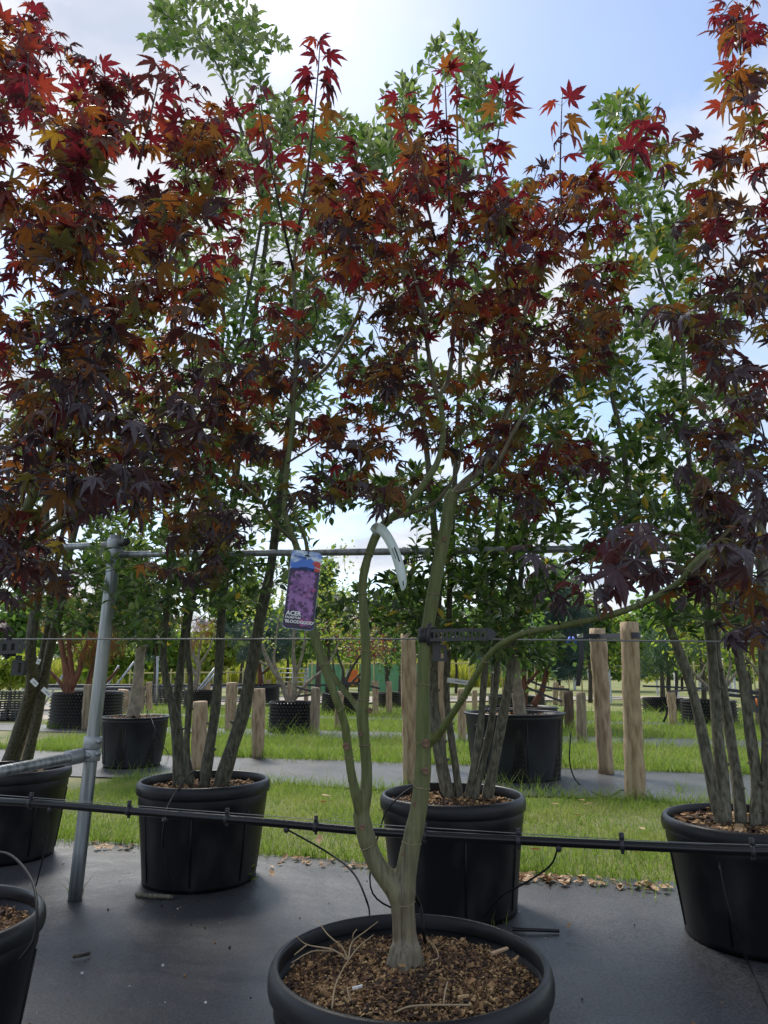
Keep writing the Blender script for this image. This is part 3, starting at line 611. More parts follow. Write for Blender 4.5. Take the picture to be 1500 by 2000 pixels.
def band(mb, pts, w, th=.003, mi=0):
    """flat strap standing on edge along a path"""
    P = np.asarray(pts, float); T = np.gradient(P, axis=0); S = np.cross(T, [0, 0, 1.0]); S /= np.linalg.norm(S, axis=1)[:, None] + 1e-9; z = np.array([0, 0, w / 2]); n = len(P)
    V = np.concatenate([P + S * th / 2 - z, P + S * th / 2 + z, P - S * th / 2 + z, P - S * th / 2 - z]); Fc = []
    for i in range(n - 1):
        for q in range(4): a, b = q * n, ((q + 1) % 4) * n; Fc.append([a + i, b + i, b + i + 1, a + i + 1])
    mb.add(V, np.array(Fc), mi)
sb = MB(); tA = atY(1236, 1241, pA[0][1] - pA[2] * 1.05); tB = atY(1170, 1243, pB[0][1] - pB[2] * 1.05); tC = atY(1060, 1240, 7.6)
arc = [pA[0] * 0 + [atY(1231, 1241, pA[0][1])[0] + pA[2] * 1.06 * math.cos(a), pA[0][1] + pA[2] * 1.06 * math.sin(a), tA[2]] for a in np.linspace(R(70), R(-100), 9)]
band(sb, list(arc) + [tB, tC], .05, .004); tag(sb.obj('webbing_strap', M['strap'], smooth=False), 'dark webbing strap tied around the tops of the two tall timber posts', 'strap')
sb = MB(); ph = spline([atY(1133, 1243, 6.9), atY(1136, 1280, 6.88), atY(1131, 1320, 6.9), atY(1129, 1340, 6.92)], 5); ww = np.array([.022, 0, 0])
V = np.concatenate([ph - ww, ph + ww, ph + ww + [0, .004, 0], ph - ww + [0, .004, 0]]); n = len(ph)
sb.add(V, np.array([[a * n + i, ((a + 1) % 4) * n + i, ((a + 1) % 4) * n + i + 1, a * n + i + 1] for a in range(4) for i in range(n - 1)])); o = sb.obj('hanging_strap_end', M['strap'], smooth=False)
tag(o, 'loose end of the dark strap hanging down with a white buckle', 'strap'); kb = MB(); box(kb, atY(1133, 1242, 6.86), (.05, .02, .03)); kb.obj('buckle', M['white_block'], o)
tb_ = MB(); 
for (u, v, du) in ((1113, 1250, -6), (1119, 1250, 7)): tube(tb_, [atY(u, v - 6, 6.9), atY(u + du * .4, v + 2, 6.88), atY(u + du, v + 8, 6.9)], [.010, .016, .006], 6)
tag(tb_.obj('ribbon_knot', M['blue_tie']), 'small blue ribbon knotted on the dark strap', 'ribbon')
def strapline(label, pts, w=.035):
    b = MB(); band(b, spline(pts, 4), w, .004); tag(b.obj('tree_strap', M['strap'], smooth=False), label, 'strap', 'straps holding the potted trees')
yB = AP['B'][0][1]; yF = AP['Fp'][0][1]; yI = AP['I'][0][1]
strapline('black strap running flat past the knotty post toward the vase-shaped shrub', [atY(490, 1343, 11.4), atY(520, 1342, 11.8), atY(550, 1339, 12.4)])
strapline('black strap pulled from the vase-shaped shrub stem to the strapped post', [atY(578, 1342, yB), atY(600, 1348, yB - .2), atY(617, 1350, yB - .4)])
strapline('lower black strap from the vase-shaped shrub to the strapped post', [atY(578, 1360, yB), atY(600, 1358, yB - .2), atY(617, 1354, yB - .4)])
strapline('long dark strap stretched across behind the green maple stems', [atY(590, 1338, 15), atY(650, 1338, 15), atY(700, 1333, 15)])
strapline('dark strap slanting behind the middle green maple stem', [atY(670, 1332, 14.5), atY(720, 1340, 14.5), atY(742, 1345, 14.5)])
strapline('dark strap slanting down from the big conifer to the dark post', [atY(1030, 1328, yF), atY(1070, 1343, yF - .3), atY(1112, 1347, yF - .7)], .04)
strapline('second dark strap slanting lower from the big conifer', [atY(1028, 1342, yF), atY(1065, 1358, yF - .3), atY(1098, 1370, yF - .7)], .04)
strapline('thin dark strap across the far lawn to the tall grey strapped post', [atY(1255, 1340, 12.5), atY(1310, 1342, 12.2), atY(1390, 1345, 12.4)], .03)
strapline('dark strap low round the tall grey strapped post', [atY(1303, 1351, 11.6), atY(1340, 1348, 12), atY(1390, 1342, 12.4)], .03)
strapline('pair-topping dark strap leading to the small black box', [atY(1420, 1347, 11.7), atY(1460, 1352, 11.5), atY(1490, 1354, 11.4)], .05)
strapline('dark strap under another leading to the small black box', [atY(1420, 1357, 11.7), atY(1460, 1361, 11.5), atY(1490, 1363, 11.4)], .05)
bx = MB(); box(bx, atY(1481, 1377, 11.5), (.17, .15, .22)); box(bx, atY(1481, 1364, 11.5), (.2, .18, .03)); o = bx.obj('equipment_box', M['rubber'], smooth=False); tag(o, 'small black box strapped to a far post with an orange clip', 'box')
bx = MB(); box(bx, atY(1478, 1371, 11.36), (.02, .02, .11), rotz(0)); bx.obj('clip', M['orange'], o)

# ------------------------------------------------------------------ galvanised frame with rails
fr_b = atZ(146, 1757); YP = fr_b[1]
fr = empty('pipe_trellis', fr_b, 'galvanised tube post with clamped rails standing at the back of the cloth', 'trellis')
top = atY(227, 1046, YP); mb = MB(); ps = np.array([fr_b + (top - fr_b) * t for t in np.linspace(0, 1, 9)]); tube(mb, ps, .0305, 24); mb.obj('post', M['galv'], fr, fr_b)
ax = (top - fr_b) / np.linalg.norm(top - fr_b)
def along(v): 
    t = (1757 - v) / (1757 - 1046); lo, hi = 0, 1
    for _ in range(30):
        mid = (lo + hi) / 2; q = fr_b + (top - fr_b) * mid; d = q - [0, 0, CH]; f = d[1] * math.cos(PITCH) + d[2] * math.sin(PITCH); vv = 1000 - F * (-d[1] * math.sin(PITCH) + d[2] * math.cos(PITCH)) / f
        if vv > v: lo = mid
        else: hi = mid
    return fr_b + (top - fr_b) * mid
def collar(v0, v1, r_): 
    m_ = MB(); a, b = along(v0), along(v1); tube(m_, [a, a + (b - a) * .03, a + (b - a) * .06, a + (b - a) * .94, a + (b - a) * .97, b], [r_ * .93, r_ * .98, r_, r_, r_ * .98, r_ * .93], 24); return m_.obj('clamp', M['galv_cast'], fr, fr_b)
def screw(p, par, d=(0, -1, 0)):
    m_ = MB(); d = np.array(d, float); p = np.asarray(p); tube(m_, [p - d * .02, p + d * .004, p + d * .012], [.014, .014, .011], 12); tube(m_, [p + d * .0121, p + d * .0125], [.005, .005], 6); m_.obj('set_screw', M['galv_cast'], par, fr_b)
c1 = collar(1072, 1054, .040); c2 = collar(1090, 1073, .041); c3 = collar(1462, 1438, .041); c4 = collar(1486, 1463, .042)
cp = MB(); a = atY(236, 1062, YP - .035); tube(cp, [a, a + [.03, -.03, .002]], [.017, .017], 16); tube(cp, [a + [.031, -.031, .002], a + [.046, -.046, .003]], [.02, .018], 16); cp.obj('end_cap', M['rubber'], fr, fr_b)
for v, dx, cc in ((1062, .03, c1), (1083, .034, c2), (1447, .036, c3), (1474, .0, c4), (1471, .037, c4)):
    screw(along(v) + [dx, -.038 if dx < .01 else -.02, 0], cc, (0, -1, 0) if dx < .01 else (.8, -.6, 0))
def rail(nm, pts, r_): 
    m_ = MB(); tube(m_, spline(pts, 8), r_, 18); return m_.obj(nm, M['galv'], fr, fr_b)
rail('rail', [atY(234, 1083, YP - .01), atY(800, 1077, 3.28), atY(1560, 1066, 2.98)], .0165)
rail('rail', [atY(216, 1064, YP), atY(-60, 1076, YP + .05)], .0165)
rail('brace', [along(1474) + [-.02, -.02, 0], atY(0, 1507, 3.10), atY(-160, 1540, 2.9)], .024)
m_ = MB(); q0, q1 = along(1474) + [-.03, -.02, 0], atY(0, 1507, 3.10); dd = (q1 - q0) / np.linalg.norm(q1 - q0); tube(m_, [q0, q0 + dd * .01, q0 + dd * .085, q0 + dd * .09], [.026, .034, .034, .030], 20); m_.obj('clamp', M['galv_cast'], fr, fr_b)

# wires and pipe
def wire(nm, label, pts, r_, m, cat='wire', sides=6, seg=8):
    b = MB(); tube(b, spline(pts, seg), r_, sides); return tag(b.obj(nm, M[m]), label, cat)
wL, wC, wR = atY(-40, 1248, 2.22), atY(828, 1248, 1.80), atY(1540, 1254, 1.42)
wire('support_wire', 'thin steel wire stretched across at chest height, tied to the maple stem', [wL, atY(400, 1248, 2.0), wC, wR], .0022, 'wire')
def pipe_pt(t, dv=0, dy=0):
    u = -40 + 1590 * t; v = np.interp(u, [0, 520, 730, 1000, 1500], [1563, 1606, 1625, 1641, 1664]) + dv; return atY(u, v, 3.25 - .80 * t + dy)
pts = [pipe_pt(t) for t in np.linspace(0, 1, 14)]
b = MB(); tube(b, spline(pts, 4), .0155, 16); pipe = b.obj('irrigation_pipe', M['black_pe']); tag(pipe, 'black irrigation pipe hung across the pots on small clips', 'pipe')
for u in (60, 252, 443, 617, 830, 1013, 1215, 1470):
    t = (u + 40) / 1590; p = pipe_pt(t); c = MB(); d = pipe_pt(t + .01) - p; d /= np.linalg.norm(d)
    tube(c, [p - d * .007, p + d * .007], [.0195, .0195], 14); box(c, p + [0, 0, .026], (.014, .012, .028)); box(c, p + [0, 0, -.021], (.010, .010, .012)); c.obj('clip', M['rubber'], pipe)
for u in (100, 325, 560, 1090):
    t = (u + 40) / 1590; p = pipe_pt(t); c = MB(); tube(c, [p + [0, -.004, -.008], p + [0, -.006, -.022], p + [0, -.008, -.03]], [.010, .011, .006], 10); c.obj('outlet', M['rubber'], pipe)
wire('hanger_wire', 'thin pale wire carrying the black irrigation pipe', [pipe_pt(t, -13 + 2 * math.sin(t * 9)) for t in np.linspace(0, 1, 9)], .0014, 'wire')
def hose(label, pts, r_=.0035): wire('drip_hose', label, pts, r_, 'hose', 'hose')['group'] = 'thin black drip hoses'
hose('drip hose arching from the pipe down behind the maple pot', [pipe_pt(600 / 1590, 10), atY(640, 1665, 2.85), atY(690, 1705, 2.7), atY(718, 1765, 2.6), atZ(722, 1795, .02)])
hose('drip hose arching over the rim of the pot behind the maple trunk', [atZ(845, 1800, .02), atY(728, 1745, 3.0), atY(745, 1610, 3.02), atY(775, 1560, 3.05), atY(822, 1530, 3.15), atY(850, 1535, 3.3), atZ(872, 1568, .42)])
hose('drip hose curving from the pipe down toward the pot behind the maple', [pipe_pt(1130 / 1590, 10), atY(1075, 1690, 2.78), atY(1030, 1722, 2.85), atY(980, 1750, 2.95), atY(945, 1790, 3.05)])
hose('drip hose looping into the pot of five olive stems', [pipe_pt(365 / 1590, 9), atY(318, 1600, 3.2), atY(338, 1555, 3.44), atY(372, 1510, 3.6), atY(388, 1512, 3.7), atZ(388, 1540, .42)])
hose('drip hose hanging down the wall of the pot of five olive stems', [pipe_pt(362 / 1590, 9), atY(318, 1640, 3.4), atY(326, 1690, 3.44), atY(338, 1747, 3.48)])
hose('drip hose hanging from the pipe by the pot of slanting grey stems', [pipe_pt(140 / 1590, 9), atY(98, 1600, 3.2), atY(85, 1670, 3.5), atY(70, 1730, 3.6)])
hose('drip hose curling over the rim of the edge-cut black pot', [atY(-30, 1662, 2.0), atY(20, 1670, 1.9), atY(60, 1715, 1.75), atY(72, 1775, 1.66), atY(65, 1835, 1.62), atY(38, 1876, 1.62)], .0032)
hose('drip hose entering the maple pot beside its trunk', [atZ(790, 1800, .02) * [1, 1.03, 1], atY(800, 1745, 1.9), atY(820, 1770, 1.86), atY(827, 1820, 1.83), atZ(832, 1848, .35)], .0042)
hose('thin grey hose running down past the pot of curled dry leaves', [atY(1405, 1690, 2.65), atY(1430, 1800, 2.55), atZ(1470, 1900, .02), atZ(1520, 2010, .004)], .0028)
hose('black cable lying looped at the foot of the tallest timber post', [atY(1115, 1430, 6.4), atY(1113, 1490, 6.3), atZ(1130, 1530, .01), atZ(1180, 1556, .01), atZ(1215, 1543, .01), atZ(1245, 1555, .02)], .006)
hose('thin irrigation tube leaving the ringed-trunk pot', [atZ(287, 1397, .5), atY(290, 1390, 7.9), atY(310, 1440, 7.5), atZ(330, 1475, .01)], .005)
hose('black hose end curving down at the far strapped post', [atY(1303, 1380, 11.8), atY(1302, 1395, 11.8), atY(1296, 1410, 11.8)], .018)

# ------------------------------------------------------------------ the maple in the middle
YT = 1.745
def PX(lst, Y=YT): return [atY(q[0], q[1], (Y + q[2]) if len(q) > 2 else Y) for q in lst]
def rw(*px): return [wpx(p / 2, YT * .97) for p in px]
limbs = [
 (PX([(797, 1905), (795, 1880), (791, 1840), (788, 1790), (785, 1745)]), rw(86, 62, 45, 44, 48), True),
 (PX([(778, 1850, -.01), (770, 1880, -.02), (757, 1905, -.03)]), rw(30, 30, 18), True),
 (PX([(806, 1850, -.01), (815, 1880, -.01), (828, 1905, -.01)]), rw(30, 28, 16), True),
 (PX([(792, 1850, -.02), (790, 1885, -.035), (789, 1912, -.05)]), rw(30, 30, 18), True),
 (PX([(790, 1800), (782, 1750), (760, 1720), (737, 1690), (720, 1650), (708, 1605), (705, 1585)]), rw(40, 46, 40, 35, 33, 34, 32), True),
 (PX([(787, 1800), (787, 1750), (794, 1700), (803, 1650), (815, 1595), (823, 1540), (827, 1480), (826, 1440), (826, 1390), (827, 1320), (832, 1250), (843, 1180), (857, 1100), (869, 1040), (879, 985), (884, 962)]), rw(40, 46, 40, 37, 34, 33, 31, 30, 28, 27, 26, 27, 27, 27, 28, 27), True),
 (PX([(706, 1600), (697, 1560, -.02), (686, 1510, -.03), (678, 1450, -.04), (672, 1410, -.05), (655, 1360, -.06), (632, 1300, -.06), (613, 1245, -.06), (600, 1190, -.05), (592, 1120, -.04), (578, 1065, -.03), (563, 1025), (556, 985), (561, 910), (570, 850), (573, 800), (572, 775)]), rw(22, 20, 18, 17, 17, 17, 16, 15, 15, 15, 15, 14, 13, 13, 13, 12, 12), True),
 (PX([(706, 1600), (714, 1555), (716, 1500), (711, 1440), (708, 1395), (714, 1320), (714, 1250), (709, 1180), (708, 1140), (718, 1090), (738, 1040), (765, 1010), (805, 975), (850, 912), (865, 858), (862, 800), (853, 770)]), rw(26, 24, 22, 22, 25, 21, 20, 19, 19, 18, 20, 17, 16, 15, 13, 13, 13), True),
 (PX([(707, 1395), (690, 1370, .02), (665, 1340, .04), (640, 1300, .05), (622, 1250, .05), (610, 1200, .05), (604, 1120, .05), (598, 1060, .05), (585, 1025, .05), (570, 990, .04)]), rw(17, 14, 13, 12, 11, 10, 10, 10, 10, 8), True),
 (PX([(838, 1448), (855, 1435, -.02), (872, 1412, -.05), (905, 1362, -.10), (938, 1305, -.15), (962, 1272, -.18), (1010, 1242, -.22), (1080, 1226, -.25), (1180, 1205, -.28), (1260, 1176, -.30), (1325, 1138, -.32), (1350, 1105, -.33), (1385, 1072, -.33)]), rw(24, 18, 15, 14, 13, 13, 13, 13, 13, 12, 12, 11, 10), True),
 (PX([(1340, 1125, -.32), (1370, 1098, -.30), (1400, 1060, -.28), (1450, 1010, -.3), (1500, 985, -.3)]), rw(9, 8, 8, 6, 4), False),
 (PX([(572, 790), (577, 730), (577, 650), (576, 590), (573, 530), (580, 460)]), rw(11, 10, 9, 8, 7, 6), False),
 (PX([(573, 780), (605, 745), (640, 715, .05), (675, 660, .1), (700, 610, .12), (720, 550, .15), (735, 490, .15)]), rw(9, 9, 9, 8, 7, 6, 5), False),
 (PX([(855, 780), (842, 720), (833, 660), (830, 610), (815, 560), (800, 500)]), rw(12, 10, 9, 8, 7, 5), False),
 (PX([(855, 778), (875, 740, .05), (884, 680, .05), (885, 620, .06), (882, 550, .06), (878, 470, .05), (877, 400, .03)]), rw(11, 10, 9, 9, 8, 7, 6), False),
 (PX([(884, 970), (905, 945, .05), (938, 915, .10), (962, 870, .14), (985, 815, .18), (1003, 760, .2), (1014, 690, .22), (1020, 630, .22), (1045, 560, .22), (1075, 500, .2)]), rw(20, 18, 17, 16, 15, 14, 13, 11, 9, 6), False),
 (PX([(888, 965), (930, 948, -.05), (970, 908, -.1), (1000, 850, -.12), (1030, 800, -.12), (1080, 740, -.15)]), rw(10, 9, 9, 8, 6, 4), False),
 (PX([(752, 1020), (790, 1005, .08), (835, 990, .12), (865, 965, .15), (895, 915, .2), (900, 860, .25)]), rw(10, 9, 9, 8, 7, 5), False),
 (PX([(578, 1062, -.03), (545, 1030, -.08), (510, 980, -.12), (470, 940, -.15)]), rw(7, 6, 5, 3), False),
 (PX([(560, 905), (600, 880, -.1), (650, 850, -.15)]), rw(5, 4, 3), False),
]
shoots = [PX([(580, 460), (600, 340, .02), (613, 230, .02), (622, 130, .02), (625, 75, .02)]), PX([(877, 400, .03), (876, 320, .03), (872, 230, 0), (868, 130, 0)]), PX([(850, 470, .05), (820, 340, 0), (795, 250, 0), (785, 185, 0)]),
          PX([(1045, 560, .2), (1092, 430, .1), (1094, 330, .08), (1096, 245, .06), (1098, 180, .05)]), PX([(1075, 500, .2), (1170, 400, .1), (1230, 300, 0), (1290, 200, 0)]), PX([(573, 530), (545, 400, -.1), (515, 260, -.12), (500, 170, -.12)]),
          PX([(930, 470, .1), (955, 360, .08), (972, 270, .05), (985, 165, .05)]), PX([(735, 490, .15), (715, 400, .1), (700, 330, .1), (690, 280, .1)])]
cblobs = [(640, 340, 60, 50, 9), (710, 400, 110, 50, 22), (850, 310, 60, 70, 13), (870, 410, 120, 70, 30), (1000, 350, 60, 50, 9), (1080, 390, 80, 70, 18), (1180, 390, 60, 50, 10), (1060, 480, 140, 55, 28), (770, 510, 130, 50, 24), (630, 480, 70, 55, 11),
          (900, 590, 130, 60, 26), (1060, 620, 130, 50, 26), (1160, 610, 70, 50, 12), (760, 640, 90, 50, 15), (690, 720, 90, 35, 8), (790, 745, 90, 40, 13), (960, 730, 90, 50, 14), (1080, 700, 80, 50, 13), (640, 850, 80, 30, 8), (760, 840, 90, 35, 13),
          (700, 940, 90, 25, 9), (930, 840, 90, 40, 11), (1030, 870, 70, 40, 9), (540, 600, 55, 80, 8), (500, 760, 60, 70, 9), (470, 860, 60, 60, 7), (1080, 1105, 80, 40, 4, 1.5), (1170, 1150, 60, 35, 3, 1.45), (1300, 1075, 90, 45, 4, 1.5), (1390, 1140, 80, 50, 4, 1.5),
          (1430, 1030, 60, 40, 4, 1.5), (1130, 890, 70, 40, 6), (1000, 940, 70, 35, 5), (600, 700, 40, 60, 3), (1010, 1010, 60, 30, 4), (520, 920, 60, 40, 5)]
cblobs = [(b + (YT + .30,)) if len(b) == 5 and b[1] > 560 else b for b in cblobs]
scars = [(atY(676, 1458, 1.68), .012), (atY(831, 1452, 1.72), .015), (atY(831, 1506, 1.715), .013), (atY(707, 1616, 1.71), .010), (atY(705, 1433, 1.725), .008), (atY(868, 1052, 1.72), .009), (atY(722, 1388, 1.725), .010), (atY(812, 1570, 1.73), .011), (atY(790, 1668, 1.73), .010)]
root1 = build_maple('maple_tree', 'forked green-stemmed maple with red crown in the mulch pot, wearing the picture tag', [atZ(795, 1893, .36)[0], YT, .35], limbs, M['bark_maple'], cblobs, shoots, YT + .10, .30, 1.05, (.026, .043), 'red-leaved maples', True, scars)

# maple whose crown fills the left side
BL = np.array([-1.17, 1.95, .345])
def L3(*p): return [np.array(q) for q in p]
limL = [(L3(BL + [0, 0, -.01], BL + [0, 0, .2], BL + [.02, 0, .42], BL + [.05, -.02, .7]), [.036, .03, .027, .022], True),
        (L3(BL + [.03, 0, .40], BL + [-.08, .05, .8], BL + [-.1, .05, 1.3], BL + [-.05, .02, 1.8], BL + [.0, .0, 2.2]), [.02, .017, .013, .009, .004], True),
        (L3(BL + [.05, -.02, .68], BL + [.18, -.08, 1.0], BL + [.32, -.1, 1.4], BL + [.45, -.08, 1.8], BL + [.52, -.05, 2.1]), [.018, .015, .011, .007, .003], True),
        (L3(BL + [.16, -.07, .95], BL + [.4, 0, 1.15], BL + [.62, .06, 1.4], BL + [.8, .1, 1.65]), [.011, .009, .006, .003], True),
        (L3(BL + [.05, -.02, .72], BL + [.25, -.15, .98], BL + [.5, -.2, 1.12], BL + [.72, -.2, 1.25]), [.007, .006, .004, .002], False),
        (L3(BL + [-.09, .05, 1.0], BL + [.1, .2, 1.3], BL + [.3, .3, 1.7]), [.009, .007, .003], True)]
lblobs = [(40, 90, 70, 90, 18), (100, 230, 120, 90, 28), (250, 300, 120, 55, 20), (390, 250, 80, 35, 9), (430, 320, 60, 40, 7), (60, 400, 90, 80, 22), (220, 430, 130, 70, 24), (370, 440, 90, 55, 13), (80, 560, 100, 80, 24), (250, 580, 130, 70, 24), (380, 600, 80, 60, 12),
          (100, 720, 110, 70, 24), (280, 740, 130, 60, 20), (410, 720, 70, 50, 8), (100, 860, 120, 60, 24), (260, 870, 120, 60, 18), (390, 890, 70, 50, 7), (80, 980, 110, 50, 20), (260, 955, 120, 40, 12), (390, 1000, 80, 30, 6), (50, 1070, 60, 40, 9), (190, 160, 30, 40, 3), (300, 160, 50, 30, 3), (430, 1045, 60, 22, 4), (390, 1125, 50, 14, 3), (60, 1120, 60, 40, 6), (20, 1210, 30, 15, 1)]
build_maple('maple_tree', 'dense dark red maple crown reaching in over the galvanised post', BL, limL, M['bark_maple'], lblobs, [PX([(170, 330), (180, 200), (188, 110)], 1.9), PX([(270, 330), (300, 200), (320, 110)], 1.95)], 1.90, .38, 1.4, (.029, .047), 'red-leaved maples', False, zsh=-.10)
BR = np.array([1.26, 1.30, .345])
limR = [(L3(BR, BR + [0, 0, .25], BR + [-.05, .02, .5], BR + [-.12, .05, .9], BR + [-.2, .1, 1.3], BR + [-.28, .12, 1.7], BR + [-.32, .12, 2.0]), [.035, .028, .024, .018, .012, .007, .003], True),
        (L3(BR + [-.05, .02, .5], BR + [-.25, .1, .62], BR + [-.45, .15, .75], BR + [-.6, .2, .8]), [.007, .005, .004, .002], False),
        (L3(BR + [-.1, .04, .8], BR + [-.3, .15, 1.0], BR + [-.45, .22, 1.22], BR + [-.52, .25, 1.4]), [.007, .005, .003, .002], False),
        (L3(BR + [-.18, .08, 1.2], BR + [-.36, .12, 1.38], BR + [-.48, .15, 1.6]), [.006, .004, .002], False)]
rblobs = [(1450, 50, 50, 50, 7), (1460, 180, 50, 70, 9), (1430, 300, 70, 50, 9), (1440, 420, 80, 60, 11), (1340, 430, 60, 50, 6), (1440, 560, 70, 70, 12), (1330, 600, 70, 30, 5), (1440, 700, 70, 70, 10), (1455, 830, 50, 70, 9), (1360, 860, 50, 35, 4), (1440, 950, 70, 50, 8), (1450, 1090, 60, 40, 4), (1440, 1210, 60, 35, 5), (1300, 290, 40, 20, 2)]
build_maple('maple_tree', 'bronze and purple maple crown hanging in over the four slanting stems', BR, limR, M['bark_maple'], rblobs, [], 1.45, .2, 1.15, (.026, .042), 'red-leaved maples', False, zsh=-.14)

# ------------------------------------------------------------------ evergreen trees of the second row
def stem(pts, Y, widths, zfoot):
    P = [atZ(pts[0][0], pts[0][1], zfoot)]; y0 = P[0][1]; n = len(pts)
    for i, q in enumerate(pts[1:]): P.append(atY(q[0], q[1], y0 + (Y - y0) * min(1, (i + 1) / 3) + (q[2] if len(q) > 2 else 0)))
    return P, [wpx(w / 2, Y) for w in widths]
GE = 'green evergreen trees in black pots'
z2 = .41
eL = [stem([(349, 1542), (345, 1460), (340, 1395), (323, 1320), (320, 1250), (335, 1100), (350, 900), (340, 700), (350, 450), (370, 250)], 3.85, [20, 18, 18, 14, 13, 12, 10, 9, 7, 4], z2), stem([(362, 1544), (352, 1470), (345, 1390), (350, 1330), (358, 1260), (372, 1150), (400, 950), (430, 750), (440, 500)], 3.95, [20, 18, 17, 16, 15, 14, 11, 8, 5], z2),
      stem([(377, 1545), (365, 1470), (368, 1400), (372, 1330), (366, 1240), (390, 1100), (420, 850), (480, 600), (520, 350), (510, 200)], 3.78, [13, 12, 12, 11, 11, 10, 9, 8, 6, 3], z2), stem([(396, 1547), (408, 1470), (420, 1390), (428, 1300), (433, 1200), (445, 1080), (470, 850), (500, 600), (520, 420), (470, 250), (420, 120), (330, -20)], 3.85, [22, 20, 18, 17, 17, 15, 13, 11, 9, 7, 5, 3], z2),
      stem([(428, 1545), (450, 1470), (475, 1390), (492, 1300), (508, 1210), (530, 1100), (555, 900), (580, 700), (600, 500), (630, 300)], 3.75, [30, 27, 25, 24, 22, 18, 14, 11, 8, 4], z2)]
elb = [(400, 20, 110, 50, 13), (480, 100, 80, 50, 12), (330, 70, 50, 40, 5), (540, 230, 70, 60, 14), (640, 270, 80, 45, 15), (440, 330, 110, 90, 17), (570, 400, 80, 80, 16), (380, 480, 120, 90, 20), (500, 600, 100, 100, 22), (440, 780, 120, 100, 28), (580, 700, 50, 100, 9),
       (310, 900, 130, 110, 28), (480, 940, 100, 90, 22), (380, 1080, 120, 70, 24), (300, 1170, 80, 55, 12), (460, 1140, 70, 60, 13), (560, 1020, 50, 50, 6), (270, 1230, 50, 40, 6), (200, 1120, 50, 50, 5), (250, 700, 90, 120, 12), (610, 560, 60, 80, 9), (640, 800, 50, 70, 4), (600, 1120, 40, 40, 4)]
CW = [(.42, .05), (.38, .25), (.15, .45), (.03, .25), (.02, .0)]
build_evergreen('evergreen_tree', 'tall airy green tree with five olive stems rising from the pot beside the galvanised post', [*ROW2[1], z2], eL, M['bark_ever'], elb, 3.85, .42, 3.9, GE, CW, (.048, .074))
z2 = .415
eM = [stem([(878, 1566), (862, 1490), (852, 1420), (845, 1340), (848, 1250), (855, 1150), (850, 1050), (830, 850), (800, 600), (770, 350), (760, 220)], 3.40, [26, 24, 22, 20, 18, 17, 15, 12, 9, 6, 3], z2), stem([(898, 1566), (890, 1500), (880, 1430), (872, 1350), (876, 1250), (880, 1100), (890, 900), (900, 650), (895, 350), (890, 110)], 3.45, [15, 14, 13, 13, 12, 11, 10, 8, 6, 3], z2),
      stem([(912, 1567), (925, 1500), (938, 1420), (945, 1330), (955, 1230), (965, 1100), (985, 900), (1000, 700), (980, 480), (935, 250), (920, 120)], 3.35, [15, 14, 14, 13, 12, 11, 10, 9, 7, 5, 2], z2), stem([(925, 1568), (940, 1500), (958, 1420), (968, 1340), (975, 1260), (1000, 1120), (1040, 950), (1060, 800), (1070, 650)], 3.42, [15, 14, 13, 12, 12, 10, 8, 6, 4], z2),
      stem([(950, 1566), (965, 1490), (980, 1410), (995, 1330), (1005, 1250), (1015, 1150), (1030, 1000)], 3.3, [22, 20, 19, 18, 16, 12, 8], z2)]
emb = [(890, 110, 50, 50, 7), (935, 200, 45, 70, 11), (790, 200, 40, 50, 7), (740, 290, 50, 50, 12), (860, 330, 80, 60, 12), (980, 420, 70, 70, 10), (720, 480, 80, 80, 11), (850, 560, 100, 90, 18), (1000, 620, 90, 90, 16), (650, 640, 60, 90, 9), (770, 760, 90, 90, 14), (950, 800, 100, 90, 20),
       (1060, 860, 70, 100, 17), (700, 960, 80, 40, 10), (820, 960, 90, 50, 14), (970, 1000, 100, 80, 26), (880, 1110, 100, 70, 24), (1000, 1140, 90, 80, 30), (770, 1180, 80, 55, 18), (670, 1190, 50, 40, 4), (920, 1240, 80, 40, 12), (1020, 1260, 70, 35, 9), (640, 960, 40, 60, 5), (1090, 1000, 30, 70, 6)]
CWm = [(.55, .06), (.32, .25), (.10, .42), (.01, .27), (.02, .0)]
build_evergreen('evergreen_tree', 'dark leafy green tree with clustered stems in the pot behind the maple trunk', [*ROW2[2], z2], eM, M['bark_ever_pale'], emb, 3.42, .36, 3.8, GE, CWm, (.046, .070))
z2 = .40
eR = [stem([(1413, 1612), (1395, 1550), (1375, 1450), (1355, 1360), (1325, 1270), (1290, 1180), (1262, 1080), (1230, 970), (1215, 860), (1190, 720), (1215, 560), (1235, 350), (1225, 190)], 3.05, [24, 22, 20, 18, 17, 15, 14, 13, 11, 9, 7, 5, 3], z2), stem([(1418, 1614), (1412, 1530), (1402, 1440), (1396, 1350), (1388, 1250), (1375, 1150), (1365, 1020), (1340, 850), (1330, 640), (1290, 540), (1270, 420)], 3.10, [24, 22, 21, 20, 19, 17, 14, 11, 9, 7, 4], z2),
      stem([(1448, 1615), (1440, 1530), (1425, 1430), (1410, 1340), (1398, 1250), (1420, 1100), (1440, 900), (1430, 700)], 3.15, [21, 20, 19, 18, 16, 14, 10, 6], z2), stem([(1475, 1618), (1478, 1530), (1465, 1430), (1452, 1330), (1440, 1240), (1460, 1100), (1490, 900)], 3.0, [22, 20, 19, 18, 16, 12, 8], z2), stem([(1500, 1618), (1505, 1500), (1500, 1380), (1495, 1260), (1490, 1100), (1480, 900)], 2.95, [34, 32, 30, 28, 22, 12], z2)]
